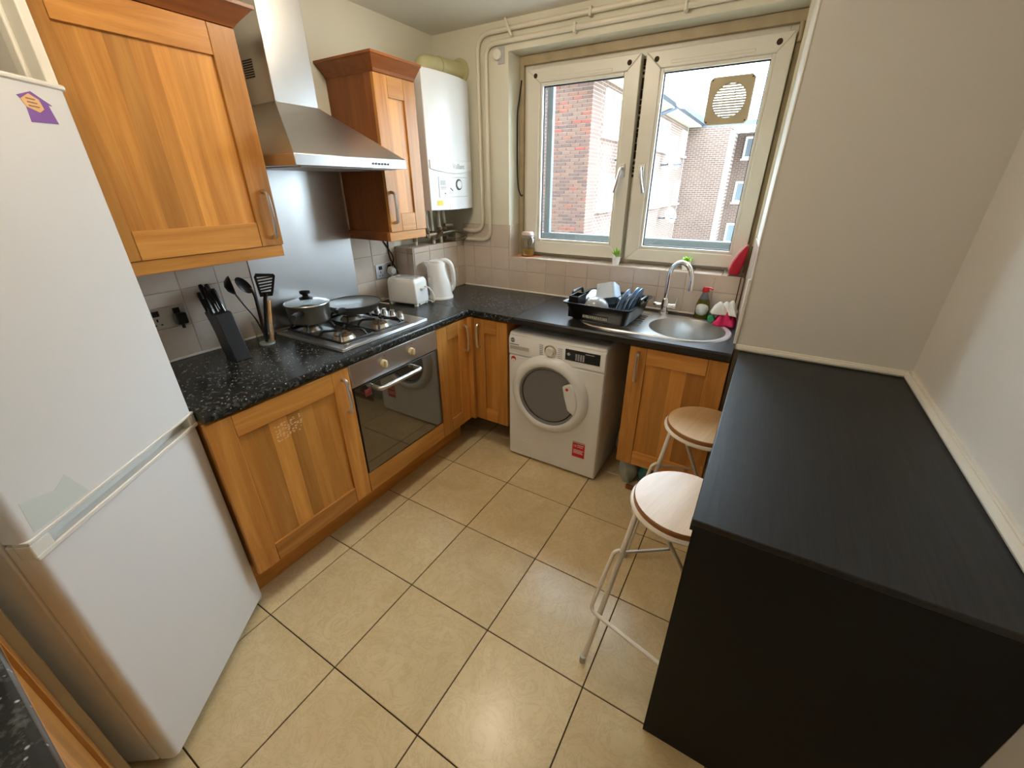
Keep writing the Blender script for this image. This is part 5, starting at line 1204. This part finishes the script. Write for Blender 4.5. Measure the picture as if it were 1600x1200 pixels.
def rbox_tub(hw, hd, h, t):
    mb = MB(); lv = [(hw * 0.86, hd * 0.86, 0.0), (hw, hd, h), (hw + 0.006, hd + 0.006, h), (hw + 0.006, hd + 0.006, h + 0.004), (hw - t, hd - t, h + 0.003), (hw * 0.86 - t, hd * 0.86 - t, t)]
    vs = []
    for a, b, z in lv: vs += [(x, y, z) for x, y in rrect(a, b, 0.018)]
    fs = [(i * n + q, i * n + (q + 1) % n, (i + 1) * n + (q + 1) % n, (i + 1) * n + q) for i in range(len(lv) - 1) for q in range(n)] + [tuple(range(n))[::-1], tuple(range((len(lv) - 1) * n, len(lv) * n))]
    return mb.add(vs, fs)
def put(name, lab, cat, mb, m, M, group=None):
    o = build(name, mb, m); o.matrix_world = RKM @ M; tag(o, lab, cat, group); return o
E4 = lambda x, y, z, rx=0, ry=0, rz=0: Matrix.Translation((x, y, z)) @ Euler((math.radians(rx), math.radians(ry), math.radians(rz))).to_matrix().to_4x4()
tub = thing('food_tub', 'clear food tub upside down in the dish rack', 'tub', tuple(RKM @ Vector((-0.022, 0.045, 0.062))))
TM = RKM @ E4(-0.030, 0.052, 0.158, 180 - 24, -14, 8)
b_ = rbox_tub(0.058, 0.075, 0.085, 0.002); b2 = MB(); b2.add(b_.v, b_.f, TM); build('tub_wall', b2, mat('frosted_plastic', rgb(206, 222, 238), 0.2, trans=0.12), tub)
b2 = MB().box(-0.022, 0.022, -0.03, 0.03, -0.0012, 0.0, TM); build('tub_emboss', b2, LABELW, tub)
put('clear_box', 'shallow clear plastic box at the back of the dish rack', 'box', rbox_tub(0.030, 0.055, 0.045, 0.002), mat('grey_clear_plastic', rgb(150, 156, 160), 0.2, trans=0.4), E4(-0.122, 0.055, 0.098, 200, 0, 0))
put('clear_bowl', 'clear dome shaped bowl upside down at the front of the dish rack', 'bowl', MB().lathe([(0.068, 0.0), (0.064, 0.022), (0.048, 0.046), (0.022, 0.058), (0.0, 0.060), (0.0, 0.056), (0.02, 0.054), (0.045, 0.042), (0.060, 0.020), (0.064, 0.0)], n=28), mat('bowl_plastic', rgb(206, 210, 212), 0.12, trans=0.5), E4(-0.030, -0.098, 0.062, -6, 4, 0))
put('crumpled_film', 'crumpled clear wrap beside the bowl in the dish rack', 'wrap', MB().grid(lambda u, v: ((u - 0.5) * 0.045, (v - 0.5) * 0.055, 0.012 * math.sin(9 * u + 3 * v) * math.cos(8 * v) + 0.012), 10, 8), mat('clear_wrap', rgb(216, 218, 220), 0.15, trans=0.4), E4(-0.128, -0.018, 0.070)).modifiers.new('thickness', 'SOLIDIFY').thickness = 0.002
PLM = mat('pale_blue_plastic_plate', rgb(180, 204, 224), 0.25)
for q, (xb, lab, rr) in enumerate(((0.050, 'pale blue plate standing next to the tub in the dish rack', 0.082), (0.072, 'lilac grey plate tucked between the pale blue plates in the dish rack', 0.070), (0.094, 'pale blue plate leaning at the tap end of the dish rack', 0.090), (0.116, 'outermost pale blue plate in the dish rack beside the tap', 0.088))):
    put('plate', lab, 'plate', MB().lathe([(0.0, 0.0), (rr * 0.62, 0.0), (rr, 0.008), (rr, 0.0105), (rr * 0.62, 0.004), (0.0, 0.003)], n=36), [PLM, mat('lilac_plate', rgb(176, 172, 190), 0.3), PLM, mat('sky_blue_plate', rgb(150, 186, 220), 0.25)][q], E4(xb - 0.004 + rr * 0.309, 0.0, 0.010 + rr * 0.951, 0, 108, 0))

# ------------------------------------------------------------------ around the sink
sb_ = (1.842, -0.050)
s = thing('washing_up_bottle', 'olive washing up liquid bottle with red pump cap', 'bottle', (sb_[0], sb_[1], WZ))
build('bottle', MB().lathe([(0.0, 0.0), (0.034, 0.0), (0.037, 0.006), (0.037, 0.060), (0.034, 0.080), (0.0275, 0.103), (0.0, 0.103)], (sb_[0], sb_[1], WZ), 28, sy=0.72), SOAP, s)
build('bottle_shoulder', MB().lathe([(0.0278, 0.102), (0.017, 0.135), (0.012, 0.148), (0.0, 0.148), (0.0, 0.146), (0.010, 0.146), (0.015, 0.134), (0.026, 0.104)], (sb_[0], sb_[1], WZ), 28, sy=0.72), CLEARPL, s)
build('pump_cap', MB().lathe([(0.0, 0.0), (0.017, 0.0), (0.017, 0.018), (0.012, 0.026), (0.0, 0.028)], (sb_[0], sb_[1], WZ + 0.145), 20).tube([(sb_[0], sb_[1], WZ + 0.168), (sb_[0] + 0.022, sb_[1] - 0.01, WZ + 0.170), (sb_[0] + 0.038, sb_[1] - 0.014, WZ + 0.165)], 0.005, 8), RED, s)
lb = MB(); vs = []
for q in range(13):
    a = math.radians(-90 - 62 + 124 * q / 12); w_ = math.sqrt(max(0, 1 - ((q - 6) / 6) ** 2)) * 0.030 + 0.002
    for r_, z_ in ((0.0374, 0.052 - w_), (0.0374, 0.052 + w_)): vs.append((sb_[0] + r_ * math.cos(a), sb_[1] + 0.72 * r_ * math.sin(a) - 0.0004, WZ + z_))
lb.add(vs, [(2 * q, 2 * q + 2, 2 * q + 3, 2 * q + 1) for q in range(12)])
build('label', lb, LABELW, s, solid=0.0006, label='white oval label')
g = thing('green_capped_bottle', 'small bottle with green cap lying between the liquid bottle and the cloths', 'bottle', (1.90, -0.09, WZ))
build('bottle', MB().cyl((1.8995, -0.104, WZ + 0.020), (1.8975, -0.034, WZ + 0.020), 0.0165, n=16), CLEARPL, g); build('cap', MB().cyl((1.903, -0.134, WZ + 0.020), (1.8995, -0.103, WZ + 0.020), 0.0165, 0.0195, n=18), TEAL, g, bevel=0.002)
def cloth(name, lab, m, cx, cy, wx, wy, base, hgt, seed, subs=1):
    rnd = random.Random(seed); ph = [rnd.uniform(0, 6) for _ in range(6)]
    def fn(u, v):
        a, b = (u - 0.5) * 2, (v - 0.5) * 2
        e = max(abs(a), abs(b)); q = max(0.0, 1 - e ** 3)
        z = base + hgt * q * (0.75 + 0.25 * math.sin(4 * a + ph[0]) * math.cos(3 * b + ph[1])) + 0.010 * math.sin(9 * a + 5 * b + ph[2]) * q
        return (cx + wx * (a + 0.08 * math.sin(3 * b + ph[3])), cy + wy * (b + 0.10 * math.sin(4 * a + ph[4])), z)
    mb = MB().grid(fn, 22, 18)
    o = build(name, mb, m, subsurf=subs); s_ = o.modifiers.new('thickness', 'SOLIDIFY'); s_.thickness = 0.004; s_.offset = 1
    return tag(o, lab, 'cloth')
cloth('pink_cloth', 'crumpled magenta cloth under the white towel by the sink', PINK, 1.970, -0.108, 0.048, 0.072, WZ + 0.004, 0.066, 4)
cloth('white_towel', 'crumpled white towel heaped on a magenta cloth by the sink', TOWEL, 1.956, -0.094, 0.060, 0.052, WZ + 0.054, 0.066, 9)
# wire rack with red pouch on the right of the sill
wr = thing('wire_caddy', 'thin brown wire caddy hanging at the right end of the sill', 'caddy', (2.02, -0.03, 1.0))
WR = mat('brown_wire', rgb(92, 60, 48), 0.4, 0.6)
build('wire_frame', MB().tube(bend([(2.014, -0.030, 1.335), (2.014, -0.030, 1.176), (2.014, -0.028, 1.0), (1.996, -0.028, 1.0), (1.996, -0.028, 1.176)], 0.01), 0.0028, 6).tube([(1.930, -0.020, 1.180), (2.014, -0.030, 1.180)], 0.0028, 6), WR, wr)
build('hook', MB().cyl((2.006, -0.028, 1.004), (2.006, -0.028, 0.996), 0.009, n=10), LABELW, wr)
pu = thing('red_pouch', 'red fabric pouch leaning in the right corner of the window sill', 'pouch', (1.99, 0.03, 1.178))
mb = MB(); pp_ = [(1.928, 1.180), (1.926, 1.205), (1.936, 1.245), (1.956, 1.290), (1.980, 1.328), (1.992, 1.338), (1.996, 1.300), (1.990, 1.24), (1.976, 1.180)]
mb.prism(pp_, -0.005, 0.070, lambda a, b, d: (a + 0.02 * (1 - abs((d - 0.03) / 0.04)), d, b)); build('pouch_body', mb, REDCL, pu, bevel=0.010, seg=3)
build('zip_edge', MB().tube([(a - 0.001, -0.007, b) for a, b in pp_[1:6]], 0.003, 6), mat('pale_piping', rgb(226, 150, 160), 0.5), pu)
# plants
def plant(x, y, lab, spiky, seed):
    t = thing('potted_succulent', lab, 'plant', (x, y, RZ0 + 0.003))
    z = RZ0 + 0.003
    build('pot', MB().lathe([(0.0, 0.0), (0.018, 0.0), (0.026, 0.050), (0.024, 0.050), (0.021, 0.042), (0.0, 0.042)], (x, y, z), 24), WHITEC, t)
    rnd = random.Random(seed)
    N_ = 16 if spiky else 20
    for q in range(N_):
        a = q * 2.4; ring = (q + 1) / N_
        tilt_ = (0.15 + 0.75 * ring) if spiky else (0.35 + 0.95 * ring)
        L_ = (0.062 if spiky else 0.040) * rnd.uniform(0.85, 1.1)
        d_ = Vector((math.cos(a) * math.sin(tilt_), math.sin(a) * math.sin(tilt_), math.cos(tilt_))); sd = Vector((-math.sin(a), math.cos(a), 0)); nn = d_.cross(sd)
        p0 = Vector((x, y, z + 0.044)); w_ = 0.0055 if spiky else 0.009
        vs = [p0 - sd * w_ * 0.6, p0 + sd * w_ * 0.6, p0 + d_ * L_ * 0.55 + sd * w_, p0 + d_ * L_ * 0.55 - sd * w_, p0 + d_ * L_ + Vector((0, 0, -0.004)), p0 + d_ * L_ * 0.5 + nn * 0.004]
        build('leaf', MB().add(vs, [(0, 1, 5), (1, 2, 5), (2, 4, 5), (4, 3, 5), (3, 0, 5), (0, 3, 4, 2, 1)]), GREEN, t, smooth=False)
plant(1.300, 0.030, 'spiky green artificial plant in small white pot below the window mullion', True, 1)
plant(1.700, 0.060, 'green rosette artificial plant in white pot behind the tap', False, 2)
# honey jar and coaster on the sill
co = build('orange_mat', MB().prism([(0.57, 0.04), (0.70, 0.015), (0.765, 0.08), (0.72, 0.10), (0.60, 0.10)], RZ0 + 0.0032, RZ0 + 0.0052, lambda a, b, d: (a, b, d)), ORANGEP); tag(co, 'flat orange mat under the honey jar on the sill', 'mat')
j = thing('honey_jar', 'clear clip jar of amber honey on the window sill', 'jar', (0.665, 0.058, RZ0 + 0.0052)); jx, jy, jz = 0.665, 0.058, RZ0 + 0.0052
build('jar_glass', MB().lathe([(0.0, 0.0), (0.046, 0.0), (0.050, 0.006), (0.050, 0.105), (0.040, 0.122), (0.040, 0.135), (0.037, 0.135), (0.037, 0.120), (0.047, 0.103), (0.047, 0.006), (0.0, 0.004)], (jx, jy, jz), 28, sy=0.8), TUMBLER, j)
build('honey', MB().lathe([(0.0, 0.005), (0.0455, 0.005), (0.0455, 0.050), (0.0, 0.050)], (jx, jy, jz), 28, sy=0.8), HONEY, j)
build('jar_lid', MB().lathe([(0.0, 0.136), (0.042, 0.136), (0.043, 0.146), (0.036, 0.158), (0.0, 0.158)], (jx, jy, jz), 28, sy=0.8), mat('pink_white_lid', rgb(226, 206, 200), 0.3), j)
build('clip_wire', MB().tube([(jx + 0.0425 * math.cos(2 * math.pi * q / 24), jy + 0.035 * math.sin(2 * math.pi * q / 24), jz + 0.128) for q in range(24)], 0.0018, 6, closed=True), SATIN, j)
build('honey_dipper', MB().tube([(jx, jy, jz + 0.008), (jx + 0.004, jy, jz + 0.11)], 0.004, 6), mat('dark_stick', rgb(70, 50, 20), 0.5), j)
# cable on the window reveal
cb = build('aerial_cable', MB().tube(smooth_path([(0.575, 0.120, 2.19), (0.566, 0.110, 2.10), (0.560, 0.098, 2.02), (0.560, 0.095, 1.88), (0.560, 0.098, 1.70), (0.564, 0.105, 1.60), (0.575, 0.120, 1.555), (0.586, 0.125, 1.56)], 6), 0.004, 6), BLACKP); tag(cb, 'black cable dangling down the left window reveal', 'cable')
